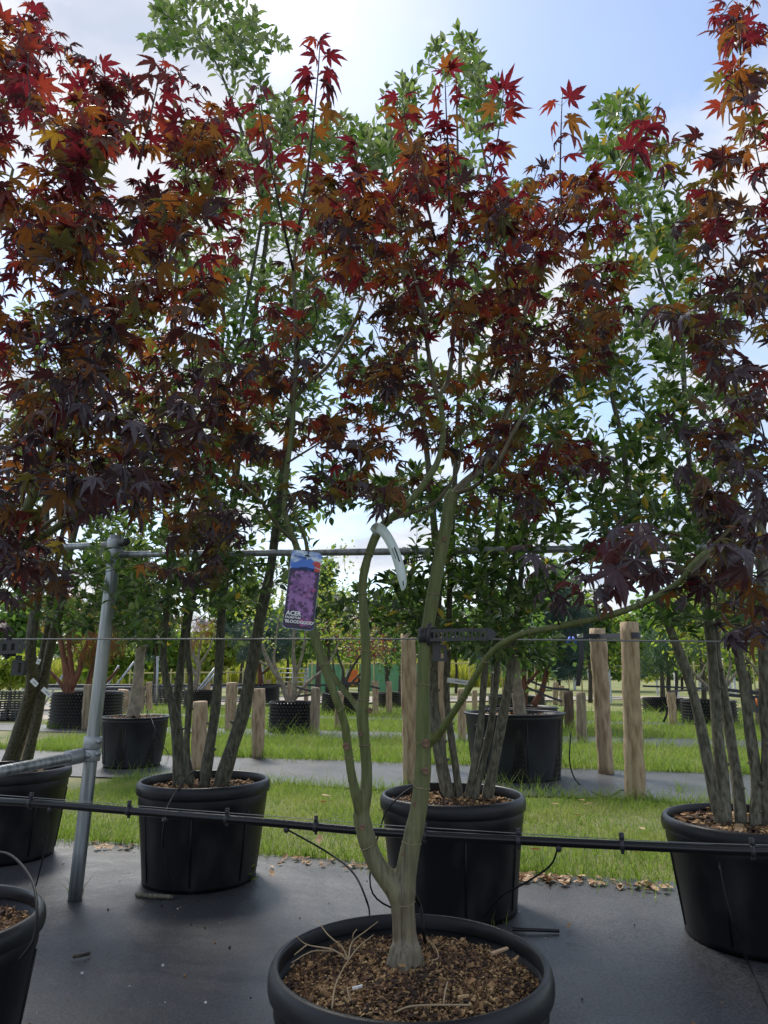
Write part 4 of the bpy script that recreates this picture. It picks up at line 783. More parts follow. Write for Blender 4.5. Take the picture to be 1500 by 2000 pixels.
erb = [(1215, 230, 50, 50, 10), (1180, 300, 50, 30, 5), (1265, 330, 60, 50, 8), (1300, 500, 70, 70, 12), (1200, 510, 50, 50, 6), (1250, 650, 100, 70, 16), (1180, 740, 70, 50, 10), (1280, 830, 90, 70, 18), (1180, 930, 80, 60, 12), (1330, 960, 100, 80, 20), (1430, 850, 70, 110, 15), (1230, 1030, 80, 45, 9), (1400, 1080, 90, 70, 15), (1150, 1090, 40, 35, 3), (1450, 1190, 60, 50, 7), (1390, 600, 60, 80, 8), (1130, 640, 50, 90, 8), (1120, 830, 50, 70, 6), (1340, 740, 60, 60, 8), (1320, 420, 60, 50, 7), (1240, 420, 50, 50, 6), (1330, 1200, 60, 40, 6)]
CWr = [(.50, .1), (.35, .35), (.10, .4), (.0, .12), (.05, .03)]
build_evergreen('evergreen_tree', 'green tree with four slanting grey stems in the pot by the tall timber posts', [*ROW2[3], z2], eR, M['bark_ever_pale'], erb, 3.05, .36, 3.3, GE, CWr, (.046, .068))
z2 = .41
eLL = [stem([(15, 1490), (45, 1400), (62, 1330), (60, 1260), (75, 1150), (90, 1000), (80, 800), (60, 600)], 4.2, [26, 24, 22, 20, 18, 14, 10, 6], z2), stem([(30, 1490), (60, 1390), (80, 1290), (95, 1210), (110, 1100), (140, 950), (150, 800)], 4.3, [14, 13, 12, 11, 10, 8, 4], z2), stem([(52, 1492), (75, 1390), (95, 1280), (118, 1180), (135, 1080), (170, 950), (210, 800)], 4.15, [22, 20, 18, 17, 15, 11, 5], z2)]
ellb = [(150, 980, 110, 90, 18), (60, 1110, 80, 60, 14), (200, 1120, 80, 70, 18), (130, 1200, 70, 30, 9), (240, 1180, 40, 50, 7), (100, 840, 100, 80, 14), (120, 650, 100, 90, 10), (250, 1050, 60, 60, 8)]
build_evergreen('evergreen_tree', 'green tree with three slanting grey stems behind the galvanised post', [*ROW2[0], z2], eLL, M['bark_ever'], ellb, 4.25, .38, 3.0, GE, CW, (.052, .078))

# ------------------------------------------------------------------ trees further back
def bg_tree(nm, label, base, stems, bark, blobs, Yc, dY, leaf, n_per, size, group, mode='leaf', branch=True):
    base = np.asarray(base, float); root = empty(nm, base, label, 'tree', group); mb = MB(); sk, sr = [], []
    for pts, rad in stems:
        P = spline(pts, 4); rr = np.interp(np.linspace(0, 1, len(P)), np.linspace(0, 1, len(rad)), rad); tube(mb, P, rr, 9, wob=.03); sk.append(P); sr.append(rr)
    sk, sr = np.concatenate(sk), np.concatenate(sr); T = blob_targets(blobs, Yc, dY)
    n3 = len(sk) // 3; br = grow(sk[n3:], sr[n3:], T, r_tip=.003, rmax=.03, rise=.3)
    bm = MB()
    for P, rr in br: tube(bm, P, rr, 5, cap=False)
    mb.obj('trunk', bark, root, base); bm.obj('branches', bark, root, base)['kind'] = 'stuff'
    lm = MB(); ms = [BG[k] for k in leaf]; n = len(T) * n_per; c = np.repeat(T, n_per, 0)
    if mode == 'leaf':
        Q = c + rng.normal(size=(n, 3)) * size * 1.6; scatter(lm, QUAD, frame(rng.normal(size=(n, 3)), rng.normal(size=(n, 3)) + [0, 0, 1]), Q, size * rng.uniform(.6, 1.3, n), rng.integers(0, len(ms), n))
    elif mode == 'needle':
        d = rng.normal(size=(n, 3)) + [0, 0, .7]; scatter(lm, NEEDLE, frame(d, rng.normal(size=(n, 3))), c + rng.normal(size=(n, 3)) * size * .5, size * rng.uniform(.6, 1.3, n), rng.integers(0, len(ms), n))
    else:   # threads hanging down
        d = rng.normal(size=(n, 3)) * .35 + [0, 0, -1]; scatter(lm, NEEDLE, frame(d, rng.normal(size=(n, 3))), c + rng.normal(size=(n, 3)) * size * .6, size * rng.uniform(.6, 1.3, n), rng.integers(0, len(ms), n))
    lm.obj('crown', ms, root, base, smooth=False)['kind'] = 'stuff'; return root
GP = 'trees in dimpled pots'
def S(key, lines):
    c = AP[key][0]; out = []
    for pts, w in lines: out.append(([atY(u, v, c[1] + (q[0] if q else 0)) for u, v, *q in pts], [wpx(x / 2, c[1]) for x in w]))
    return [c[0], c[1], AP[key][2] - .04], out
b_, s_ = S('A', [([(134, 1362), (134, 1335), (128, 1300), (118, 1250), (110, 1200)], [22, 20, 13, 9, 6]), ([(136, 1350), (140, 1320), (138, 1290), (135, 1240), (150, 1180)], [16, 13, 10, 8, 5]), ([(138, 1345), (155, 1310), (160, 1285), (180, 1230), (200, 1180)], [14, 11, 9, 7, 4]), ([(130, 1355), (115, 1330), (95, 1308), (80, 1280)], [9, 7, 6, 4]), ([(172, 1355, .3), (175, 1325, .3), (185, 1290, .3), (205, 1240, .3)], [12, 10, 8, 5]), ([(190, 1345, .3), (215, 1325, .3), (232, 1305, .3)], [8, 6, 4])])
bg_tree('maple_tree', 'rust-orange weeping tree with red-brown stems behind the galvanised post', b_, s_, M['bark_red'], [(185, 1255, 50, 30, 30), (215, 1220, 40, 40, 26), (150, 1190, 60, 40, 26), (110, 1200, 50, 40, 14), (240, 1150, 40, 40, 16)], AP['A'][0][1], .5, ['rust', 'rust', 'brown', 'deep'], 60, .16, GP, 'thread')
b_, s_ = S('B', [([(566, 1376), (558, 1355), (545, 1325), (530, 1303), (515, 1270), (508, 1230), (512, 1150)], [12, 11, 10, 9, 7, 5, 3]), ([(568, 1376), (575, 1350), (577, 1320), (573, 1280), (574, 1230), (570, 1150)], [12, 10, 8, 7, 5, 3]), ([(570, 1372), (590, 1345), (610, 1325), (640, 1300), (660, 1260)], [9, 7, 6, 4, 3]), ([(545, 1325), (535, 1290), (538, 1260), (545, 1200)], [6, 5, 4, 3]), ([(577, 1320), (590, 1280), (597, 1230), (600, 1160)], [6, 5, 4, 3]), ([(530, 1303), (505, 1290), (490, 1260)], [5, 4, 3])])
bg_tree('vase_shrub', 'pale vase-shaped shrub with bare lower stems and sparse yellow-green leaves', b_, s_, M['bark_grey'], [(520, 1180, 50, 50, 12), (600, 1150, 50, 60, 16), (650, 1180, 40, 50, 14), (570, 1100, 50, 40, 8), (660, 1120, 40, 50, 10), (510, 1240, 40, 25, 5), (640, 1230, 40, 20, 6)], AP['B'][0][1], .5, ['yellow', 'lime', 'green'], 22, .07, GP)
b_, s_ = S('C', [([(663, 1358), (668, 1335), (670, 1310), (660, 1280), (655, 1240)], [8, 7, 5, 4, 3]), ([(666, 1358), (680, 1320), (690, 1300), (710, 1270), (720, 1230)], [8, 6, 5, 4, 2]), ([(668, 1352), (700, 1320), (725, 1295)], [5, 4, 2]), ([(664, 1345), (652, 1310), (650, 1270)], [5, 4, 2])])
bg_tree('plum_shrub', 'thin-stemmed shrub with plum and yellow-green foliage behind the middle maple stem', b_, s_, M['bark_dark'], [(715, 1255, 45, 25, 22), (690, 1220, 40, 20, 10), (740, 1275, 30, 15, 8), (665, 1240, 30, 30, 6)], AP['C'][0][1], .5, ['plum', 'plum', 'yellow'], 34, .07, GP)
b_, s_ = S('D', [([(380, 1350), (384, 1325), (388, 1300), (378, 1280), (372, 1250)], [11, 10, 9, 7, 5]), ([(386, 1305), (395, 1290), (410, 1265), (420, 1235)], [6, 5, 4, 2]), ([(384, 1320), (373, 1300), (372, 1270), (385, 1245)], [8, 6, 5, 3]), ([(386, 1300), (390, 1265), (396, 1240)], [6, 4, 3])])
bg_tree('contorted_tree', 'contorted pale grey tree with hanging rust-brown leaves', b_, s_, M['bark_grey'], [(385, 1245, 25, 30, 16), (400, 1225, 22, 20, 12), (375, 1215, 25, 25, 10)], AP['D'][0][1], .4, ['rust', 'brown'], 40, .13, GP, 'thread')
b_, s_ = S('G', [([(762, 1356), (756, 1330), (754, 1300), (750, 1270), (755, 1220)], [9, 8, 7, 6, 3]), ([(758, 1320), (765, 1290), (772, 1250)], [5, 4, 3])])
bg_tree('upright_tree', 'dark upright tree in the small far pot between two posts', b_, s_, M['bark_dark'], [(750, 1230, 40, 40, 20), (790, 1215, 35, 40, 16), (770, 1280, 30, 20, 8)], AP['G'][0][1], .6, ['green', 'deep'], 34, .12, GP)
b_, s_ = S('E', [([(510, 1345), (508, 1320), (505, 1295), (500, 1270)], [12, 10, 8, 5]), ([(508, 1320), (530, 1300), (545, 1290)], [5, 4, 3])])
bg_tree('conifer', 'dark blue-green conifer beside the vase-shaped shrub', b_, s_, M['bark_red'], [(530, 1265, 40, 25, 34), (490, 1270, 30, 25, 24), (545, 1240, 30, 22, 22), (510, 1225, 40, 20, 24), (460, 1235, 25, 25, 14)], AP['E'][0][1], .6, ['blue', 'pine', 'blue'], 150, .16, 'blue-green conifers', 'needle')
b_, s_ = S('Fp', [([(1020, 1385), (1025, 1350), (1022, 1320), (1030, 1290), (1040, 1250)], [15, 13, 11, 8, 5]), ([(1042, 1378), (1058, 1350), (1065, 1325), (1072, 1300), (1090, 1270)], [13, 11, 9, 7, 4]), ([(1030, 1335), (1045, 1318), (1060, 1300)], [7, 5, 4])])
bg_tree('conifer', 'big rounded blue-green conifer with red-brown stems beside the tall timber posts', b_, s_, M['bark_red'], [(1100, 1260, 45, 45, 60), (1090, 1180, 45, 40, 54), (1040, 1230, 50, 50, 50), (1010, 1280, 40, 30, 26), (1110, 1310, 30, 15, 16), (960, 1290, 30, 25, 18), (1130, 1220, 22, 40, 22)], AP['Fp'][0][1], .35, ['blue', 'pine', 'blue'], 170, .11, 'blue-green conifers', 'needle')
b_, s_ = S('H', [([(1305, 1366), (1306, 1335), (1305, 1300), (1300, 1260)], [9, 8, 6, 4]), ([(1306, 1320), (1290, 1300), (1275, 1290)], [4, 3, 2]), ([(1318, 1366), (1322, 1330), (1318, 1290)], [7, 6, 4])])
bg_tree('conifer', 'soft green pine on the far lawn behind the tallest timber post', b_, s_, M['bark_dark'], [(1290, 1290, 40, 22, 26), (1300, 1250, 35, 25, 22), (1330, 1270, 30, 25, 16), (1260, 1310, 22, 12, 10)], AP['H'][0][1], .7, ['pine', 'green', 'blue'], 120, .17, 'blue-green conifers', 'needle')
b_, s_ = S('I', [([(1405, 1372), (1380, 1340), (1360, 1320), (1345, 1300), (1340, 1270)], [8, 7, 6, 4, 3]), ([(1405, 1372), (1420, 1340), (1440, 1310), (1450, 1285)], [7, 6, 4, 3]), ([(1366, 1325), (1375, 1305), (1385, 1285)], [4, 3, 2]), ([(1408, 1370), (1425, 1310), (1425, 1270)], [6, 5, 3]), ([(1490, 1330), (1470, 1300), (1450, 1275)], [5, 4, 3])])
bg_tree('vase_shrub', 'spreading pale-branched shrub with bright yellow-green leaves behind the slanting stems', b_, s_, M['bark_grey'], [(1340, 1240, 40, 40, 18), (1400, 1210, 50, 50, 22), (1450, 1250, 40, 40, 14), (1320, 1190, 40, 30, 10), (1470, 1180, 30, 40, 8)], AP['I'][0][1], .6, ['yellow', 'lime', 'lime'], 26, .10, GP)
def pot_tree(lab, c, z, lines, bark, blobs, leaf, n, size, mode='leaf', nm='potted_tree'):
    st = [([atY(u, v, c[1]) for u, v in pts], [wpx(x / 2, c[1]) for x in w]) for pts, w in lines]; st[0][0][0][2] = z - .03
    bg_tree(nm, lab, [c[0], c[1], z - .03], st, bark, blobs, c[1], .35, leaf, n, size, 'single trunks in drain panel pots', mode)
pot_tree('ringed grey trunk with brown hanging fronds in the charcoal pot by the galvanised post', P3L, .50, [([(258, 1400), (263, 1380), (269, 1330), (274, 1280), (278, 1240), (272, 1190)], [26, 24, 20, 18, 17, 12])], M['bark_grey'], [(262, 1150, 35, 50, 34), (250, 1110, 40, 35, 26), (290, 1190, 30, 30, 16), (240, 1180, 20, 40, 12)], ['brown', 'brown', 'deep'], 44, .20, 'thread')
pot_tree('thick pale trunk tapering into leaves in the big charcoal pot', P3K, .56, [([(1017, 1395), (1012, 1360), (1008, 1330), (1008, 1300), (1010, 1270)], [25, 23, 20, 14, 8])], M['bark_grey'], [(1010, 1255, 35, 30, 18), (985, 1240, 30, 25, 10), (1035, 1255, 25, 25, 10)], ['green', 'deep'], 20, .09)

# young trees with white dotted guards on the far lawn
def guard_tree(i, u, vb, vt, w, label, crown=True):
    b = atZ(u, vb); Y = b[1]; t = atY(u, vt, Y); root = empty('guarded_tree', b, label, 'tree', 'young trees in white guards'); h = t[2]; r_ = wpx(w / 2, Y)
    mb = MB(); lathe(mb, [[r_, 0], [r_, h], [r_ * .9, h], [r_ * .9, 0]], seg=14); gd = mb.obj('trunk_guard', M['white_guard'], root, smooth=True)
    ho = MB(); nr, na = max(5, int(h / (r_ * .9))), 9
    for q in range(nr):
        for p in range(na):
            a = (p + .5 * (q % 2)) / na * 2 * np.pi; z = (q + .5) / nr * h; d = .20
            ho.add([[r_ * 1.02 * math.cos(a + x * d), r_ * 1.02 * math.sin(a + x * d), z + y * r_ * .28] for x, y in ((-1, 0), (0, -1), (1, 0), (0, 1))], np.array([[0, 1, 2, 3]]))
    ho.obj('guard_holes', M['hole'], gd, smooth=False)['kind'] = 'stuff'
    tm = MB(); th = h * rng.uniform(2.2, 2.8); tube(tm, spline([[0, 0, 0], [.03, 0, h], [rng.normal() * .08, 0, th]], 4), np.linspace(r_ * .45, .01, 9), 7); tm.obj('trunk', M['bark_dark'], root)
    lm = MB(); n = 420; cz = (h * 1.25 + th) / 2; P = np.clip(rng.normal(size=(n, 3)), -1.8, 1.8) * [h * .38, h * .38, (th - h) * .36] + [0, 0, cz]; kk = [['green', 'lime', 'deep'], ['lime', 'yellow', 'green'], ['green', 'haze', 'green']][i % 3]
    scatter(lm, QUAD, frame(rng.normal(size=(n, 3)), rng.normal(size=(n, 3)) + [0, 0, 1]), P, rng.uniform(.09, .2, n) * Y / 20, rng.integers(0, 3, n)); lm.obj('crown', [BG[k] for k in kk], root, smooth=False)['kind'] = 'stuff'
GL = ['beside the red-brown conifer stem', 'right behind the pale vase-shaped stems', 'in front of the tubular gate', 'at the end of the first tarpaulin', 'beside the small orange machine', 'behind the post with the forked stain', 'behind the white label on the thin stem',
      'under the hanging strap end', 'next to the tall smooth post', 'leaning between the two tall timber posts', 'behind the tallest post near the soft green pine', 'next to the pine trunk by the strapped post', 'behind the pale forked shrub branch',
      'just beyond the pine, paired with another', 'behind the third slanting stem', 'touching another guard by the third slanting stem', 'behind the weedy dimpled pot', 'behind the small black box']
for i, (u, vb, vt, w) in enumerate([(512, 1352, 1300, 5), (578, 1345, 1300, 4), (596, 1350, 1303, 5), (652, 1352, 1303, 5), (678, 1346, 1302, 6), (763, 1338, 1302, 4), (965, 1357, 1315, 4), (1123, 1348, 1315, 5), (1153, 1360, 1310, 5), (1193, 1372, 1308, 6), (1285, 1358, 1322, 4), (1323, 1362, 1307, 7), (1352, 1352, 1308, 5), (1368, 1350, 1310, 5), (1428, 1354, 1310, 5), (1437, 1358, 1316, 5), (1459, 1350, 1312, 5), (1488, 1345, 1304, 5)]):
    guard_tree(i, u, vb, vt, w, 'young tree in a white dotted guard ' + GL[i])

# far hedges and trees
def far_tree(lab, u, v, Y, ru, rv, leaf, n=1500, sz=.3, group='leafy trees beyond the far lawn'):
    b = atY(u, 1320, Y) * [1, 1, 0]; c = atY(u, v, Y); rx, rz = wpx(ru, Y), wpx(rv, Y); root = empty('leafy_tree', b, lab, 'tree', group)
    mb = MB(); tube(mb, spline([[0, 0, -.02], [.05, 0, c[2] * .4], [-.03, 0, c[2] * .8], [.05, 0, c[2] + rz * .3]], 4), np.linspace(.02 * c[2] + .03, .02, 13), 8, wob=.03); mb.obj('trunk', M['bark_dark'], root)
    k = 26; cl = rng.normal(size=(k, 3)); cl /= np.linalg.norm(cl, axis=1)[:, None]; cl *= rng.uniform(.35, 1.0, (k, 1)); bm = MB(); cc = c - b
    for q in cl[:10]: tube(bm, spline([[0, 0, cc[2] * .55], cc * .5 + q * [rx, rx, rz] * .3 + [0, 0, cc[2] * .3], cc + q * [rx, rx, rz] * .8], 3), np.linspace(.03, .008, 7), 5, cap=False)
    bm.obj('branches', M['bark_dark'], root)['kind'] = 'stuff'
    P = cc + (cl[rng.integers(0, k, n)] + np.clip(rng.normal(size=(n, 3)), -2, 2) * .2) * [rx, rx, rz]; P[:, 2] = np.maximum(P[:, 2], .1)
    lm = MB(); scatter(lm, QUAD, frame(rng.normal(size=(n, 3)), rng.normal(size=(n, 3)) + [0, 0, 1]), P, sz * rng.uniform(.6, 1.3, n), rng.integers(0, len(leaf), n)); lm.obj('crown', [BG[q] for q in leaf], root, smooth=False)['kind'] = 'stuff'
for lab, u, v, Y, ru, rv, leaf, n, sz in [
    ('rounded yellow-green maple behind the slanting grey stems', 20, 1305, 17, 55, 35, ['lime', 'yellow', 'lime'], 2600, .17),
    ('lime-green hedge tree beyond the crates by the ringed trunk', 205, 1285, 30, 60, 45, ['lime', 'green', 'lime'], 2000, .3), ('lime-green hedge tree behind the five olive stems', 320, 1275, 30, 60, 50, ['lime', 'lime', 'green'], 2200, .3),
    ('bright lime tree behind the contorted grey tree', 425, 1275, 28, 45, 45, ['lime', 'lime', 'yellow'], 2200, .28), ('dark evergreen tree standing behind the ringed trunk', 300, 1235, 26, 30, 40, ['deep', 'pine'], 1200, .28),
    ('tall dark hedge tree behind the slanting stems', 60, 1225, 36, 80, 60, ['deep', 'green', 'green'], 2000, .4), ('pale green tree above the far tarpaulin', 640, 1200, 34, 50, 70, ['haze', 'lime', 'green'], 1600, .3),
    ('slender pale green tree showing over the rail beside the label strip', 620, 1130, 26, 35, 60, ['lime', 'haze', 'green'], 900, .24), ('yellow-green tree behind the tag', 560, 1230, 38, 55, 55, ['yellow', 'haze', 'lime'], 1500, .36),
    ('dense green tree behind the insect-holed post', 780, 1225, 30, 55, 60, ['green', 'deep', 'lime'], 1800, .32), ('broad green tree behind the tied maple stem', 890, 1240, 34, 60, 55, ['green', 'haze', 'deep'], 1800, .36),
    ('green tree showing between the conifer and the tall posts', 1150, 1220, 24, 45, 55, ['green', 'lime', 'deep'], 1800, .24), ('bright yellow-green tree right behind the tallest post', 1225, 1260, 26, 35, 50, ['lime', 'yellow', 'green'], 1600, .25),
    ('dark leafy tree above the far strapped post', 1290, 1200, 22, 60, 60, ['green', 'deep', 'green'], 2200, .22), ('yellow-green tree behind the second slanting stem', 1370, 1200, 20, 50, 60, ['lime', 'green', 'yellow'], 2000, .2),
    ('yellow-leaved tree at the end of the far lawn', 1460, 1190, 24, 60, 70, ['yellow', 'lime', 'green'], 2200, .25),     ('mid green tree between the tied maple stem and the conifer', 960, 1210, 27, 55, 60, ['green', 'deep', 'haze'], 1800, .3), ('tall dark tree behind the big conifer', 1090, 1170, 40, 60, 60, ['deep', 'green', 'haze'], 1800, .42), ('dark green tree closing the lawn behind the tall smooth post', 1185, 1255, 38, 50, 55, ['deep', 'green'], 1700, .38), ('broad dark tree at the end of the far lawn beyond the pine', 1330, 1250, 40, 70, 55, ['deep', 'green', 'haze'], 2200, .4), ('leafy green tree behind the olive stems and the rail', 470, 1190, 32, 60, 60, ['green', 'lime', 'deep'], 1800, .33),
    ('low green bush under the far trees beside the rail', 1045, 1300, 40, 60, 25, ['haze', 'lime'], 1200, .34),
    ('low leafy bush behind the guarded trees near the slanting stems', 1400, 1300, 40, 70, 28, ['haze', 'green', 'yellow'], 1500, .34)]:
    far_tree(lab, u, v, Y, ru, rv, leaf, n, sz)
fb = MB(); n = 26000; X = rng.uniform(-90, 90, n); Zt = 7.5 + 2.2 * np.sin(X * .11) + 1.3 * np.sin(X * .37 + 1) + .8 * np.sin(X * .9); P = np.stack([X, rng.uniform(84, 100, n), rng.uniform(0, 1, n) ** .8 * Zt], -1)
scatter(fb, QUAD, frame(rng.normal(size=(n, 3)), rng.normal(size=(n, 3)) + [0, 0, 1]), P, rng.uniform(.7, 1.5, n), rng.integers(0, 3, n)); tag(fb.obj('far_woodland', [BG['haze'], BG['deep'], BG['green']], smooth=False), 'distant belt of woodland behind the nursery', 'woodland', kind='stuff')
mz = MB(); n = 16000; P = np.stack([rng.uniform(-34, 8, n), rng.uniform(46, 60, n), np.zeros(n)], -1); blades(mz, P, rng.uniform(1.3, 2.1, n), np.full(n, .14), .25); tag(mz.obj('maize_field', BG['yellow'], smooth=False), 'pale yellow-green crop field behind the metal gate', 'crop', kind='stuff')

# far fences, tarpaulin, gate, crates, machine
def farbox(nm, lab, cat, parts, group=None, base=None):
    b = atY(*base) * [1, 1, 0]; root = empty(nm, b, lab, cat, group)
    for pn, m, items in parts:
        for c, s in items:
            q = MB(); box(q, np.asarray(c) - b, s); q.obj(pn, M[m], root, smooth=False)
def ub(u, v, Y): return atY(u, v, Y)
for lab, u0, u1, Y in (('green tarpaulin screen beside the metal gate', 604, 671, 34), ('green tarpaulin screen behind the middle maple stem', 703, 790, 34), ('sliver of green tarpaulin beside the insect-holed post', 806, 850, 34.5)):
    a, b2 = ub(u0, 1297, Y), ub(u1, 1297, Y); w = b2[0] - a[0]; cxm = (a[0] + b2[0]) / 2; q = MB(); n = 24; xs = np.linspace(a[0], b2[0], n); z0, z1 = .05, a[2]
    V = [[x, Y + .06 * math.sin(i * 1.1), z] for z in (z0, (z0 + z1) / 2, z1) for i, x in enumerate(xs)]; q.add(V, np.array([[r_ * n + i, r_ * n + i + 1, (r_ + 1) * n + i + 1, (r_ + 1) * n + i] for r_ in range(2) for i in range(n - 1)]))
    root = empty('tarpaulin_screen', [cxm, Y, 0], lab, 'screen', 'green windbreak screens'); q.obj('sheet', M['tarp'], root, [cxm, Y, 0])
    for x in (a[0], cxm, b2[0]): q = MB(); box(q, [x - cxm, .1, z1 / 2], (.09, .07, z1 + .1)); q.obj('stake', M['rail_wood'], root, smooth=False)
for lab, u0, u1, v, Y in (('long pale bamboo rail crossing the far lawn at tree-guard height', 600, 1120, 1297, 31), ('pale bamboo rail of the young tree rows behind the tall posts', 1020, 1480, 1302, 26), ('thin bamboo rail behind the five olive stems', 250, 480, 1315, 27)):
    a, b2 = ub(u0, v, Y), ub(u1, v - 2, Y - 1.5); root = empty('bamboo_rail', a * [1, 1, 0], lab, 'rail', 'bamboo rails tying the young trees'); o0 = a * [1, 1, 0]
    q = MB(); tube(q, [a, (a + b2) / 2, b2], .03, 6); q.obj('pole', M['rail_wood'], root, o0)
    for t in np.linspace(0.02, .98, 9): p = a + (b2 - a) * t; q = MB(); tube(q, [p * [1, 1, 0], p + [0, 0, .15]], .028, 6); q.obj('stake', M['rail_wood'], root, o0)
Y = 33; b0 = ub(570, 1320, Y) * [1, 1, 0]; root = empty('metal_gate', b0, 'grey tubular metal gate in front of the crop field', 'gate')
x0, x1, zt = ub(542, 1306, Y)[0], ub(602, 1306, Y)[0], ub(570, 1306, Y)[2]
for z in np.linspace(.3, zt, 5): q = MB(); tube(q, [[x0, Y, z], [x1, Y, z]], .025, 8); q.obj('bar', M['grey_metal'], root, b0)
for x in (x0, (x0 + x1) / 2, x1): q = MB(); tube(q, [[x, Y, 0], [x, Y, zt + .05]], .035, 8); q.obj('upright', M['grey_metal'], root, b0)
for lab, u, Y, w in (('black crate heap beyond the ringed trunk', 312, 22, .75), ('stack of black plastic crates near the lime bush at the picture edge', 35, 15.5, .6), ('low black crate stack behind the contorted tree pot', 360, 23, .9)):
    b0 = ub(u, 1345, Y) * [1, 1, 0]; root = empty('crate_stack', b0, lab, 'crates', 'black nursery crates')
    for i in range(3):
        for j in range(2):
            q = MB(); w2 = w * .5
            for k in range(4): box(q, [(j - .5) * w2 * 1.05, 0, i * .2 + .02 + k * .05], (w2, .5, .022))
            for sx in (-1, -.33, .33, 1): box(q, [(j - .5) * w2 * 1.05 + sx * w2 * .46, -.255, i * .2 + .1], (.03, .02, .18))
            q.obj('crate', M['rubber'], root, smooth=False, loc=(rng.normal() * .04, rng.normal() * .04, 0))
for k, (u0, u1, v, Y) in enumerate(((60, 260, 1342, 19.5), (205, 262, 1347, 18.0), (300, 500, 1340, 25))):   # benches with trays
    a, b2 = ub(u0, v, Y), ub(u1, v, Y); c = (a + b2) / 2; root = empty('tray_bench', c * [1, 1, 0], ['long low bench of black trays behind the rust tree', 'short low bench of black trays beside the ringed trunk', 'long low bench of trays behind the olive stems'][k], 'bench', 'low benches of black trays')
    q = MB(); box(q, [0, 0, c[2] - .04], (b2[0] - a[0], 1.0, .05)); q.obj('bench_top', M['grey_metal'], root, smooth=False)
    for x in np.linspace(-.45, .45, 7): q = MB(); box(q, [x * (b2[0] - a[0]), 0, c[2] + .03], ((b2[0] - a[0]) / 7.6, .7, .08)); q.obj('tray', M['rubber'], root, smooth=False)
    for x in (-.45, 0, .45): q = MB(); box(q, [x * (b2[0] - a[0]), 0, (c[2] - .065) / 2], (.06, .8, max(.03, c[2] - .065))); q.obj('leg', M['grey_metal'], root, smooth=False)
for k, (pa, pb2) in enumerate((((205, 1318), (232, 1300)), ((222, 1322), (262, 1293)), ((385, 1335), (420, 1305)), ((388, 1338), (428, 1308)), ((308, 1328), (308, 1282)), ((105, 1330), (135, 1300)))):
    q = MB(); Y = 21; a = atY(*pa, Y); a2 = atY(pa[0] - (pb2[0] - pa[0]) * .6, 1345, Y) * [1, 1, 0]; tube(q, [a2, atY(*pb2, Y)], .035, 8)
    tag(q.obj('scaffold_pole', M['galv']), ['slanting grey pole just right of the galvanised post', 'second slanting grey pole beside the galvanised post', 'slanting grey pole in front of the lime hedge between olive stems', 'lower of the slanting grey poles between olive stems', 'upright pale pole before the lime hedge', 'slanting grey pole behind the rust tree stems'][k], 'pole', 'grey poles by the benches')
Y = 32; b0 = ub(690, 1325, Y) * [1, 1, 0]; root = empty('orange_machine', b0, 'small orange machine parked in front of the tarpaulin screens', 'machine')
q = MB(); box(q, [0, 0, .62], (.42, 1.2, .28)); box(q, [.03, .3, .9], (.3, .4, .3)); box(q, [-.05, -.7, .5], (.3, .25, .2)); q.obj('body', M['orange'], root, smooth=False)
for sx in (-.32, .32):
    for sy, r_ in ((-.5, .25), (.45, .36)): q = MB(); tube(q, [[sx - .09, sy, r_], [sx + .09, sy, r_]], r_, 18); q.obj('wheel', M['rubber'], root)
q = MB(); [tube(q, [[x, .3, 1.0], [x, .3, 1.4], [x, -.2, 1.42]], .03, 6) for x in (-.15, .15)]; q.obj('roll_bar', M['rubber'], root)

# ------------------------------------------------------------------ things on the maple: tag, paper strip, rubber ties
def text_mesh(s, size, m, parent, loc, rot, name='lettering', bold=0.0, shear=0.0):
    cu = bpy.data.curves.new(name, 'FONT'); cu.body = s; cu.size = size; cu.extrude = .00008; cu.offset = bold; cu.shear = shear; cu.resolution_u = 3
    t = bpy.data.objects.new(name, cu); COL.objects.link(t); dg = bpy.context.evaluated_depsgraph_get(); me = bpy.data.meshes.new_from_object(t.evaluated_get(dg)); bpy.data.objects.remove(t); bpy.data.curves.remove(cu)
    me.materials.clear(); me.materials.append(m); o = link(name, me, parent, loc); o.rotation_euler = rot; return o
YG = 1.50
TL, TR, BLc, BRc = atY(567, 1073, YG), atY(624, 1080, YG + .012), atY(554, 1226, YG - .004), atY(617, 1233, YG + .008)
ctr = (TL + TR + BLc + BRc) / 4; ex = ((TR - TL) + (BRc - BLc)) / 2; ey = ((TL - BLc) + (TR - BRc)) / 2; Wt, Ht = np.linalg.norm(ex), np.linalg.norm(ey); ex /= Wt; ey = ey - ex * ey.dot(ex); ey /= np.linalg.norm(ey); ez = np.cross(ex, ey)
tg = empty('plant_tag', ctr, 'purple picture tag hung on the maple reading ACER BLOODGOOD', 'tag'); mm = np.eye(4); mm[:3, 0], mm[:3, 1], mm[:3, 2], mm[:3, 3] = ex, ey, ez, ctr; tg.matrix_world = Matrix(mm.tolist())
def flatpoly(nm, pts, m, z, par=tg):
    q = MB(); pts = np.asarray(pts, float); n = len(pts); c = pts.mean(0); q.add(np.vstack([np.c_[pts, np.full(n, z)], [[*c, z]]]), np.array([[i, (i + 1) % n, n] for i in range(n)])); return q.obj(nm, m, par, smooth=False)
def rrect(w, h, r_, k=7):
    out = []
    for sx, sy, a0 in ((1, 1, 0), (-1, 1, 90), (-1, -1, 180), (1, -1, 270)): out += [[sx * (w / 2 - r_) + r_ * math.cos(R(a0 + 90 * t / k)), sy * (h / 2 - r_) + r_ * math.sin(R(a0 + 90 * t / k))] for t in range(k + 1)]
    return np.array(out)
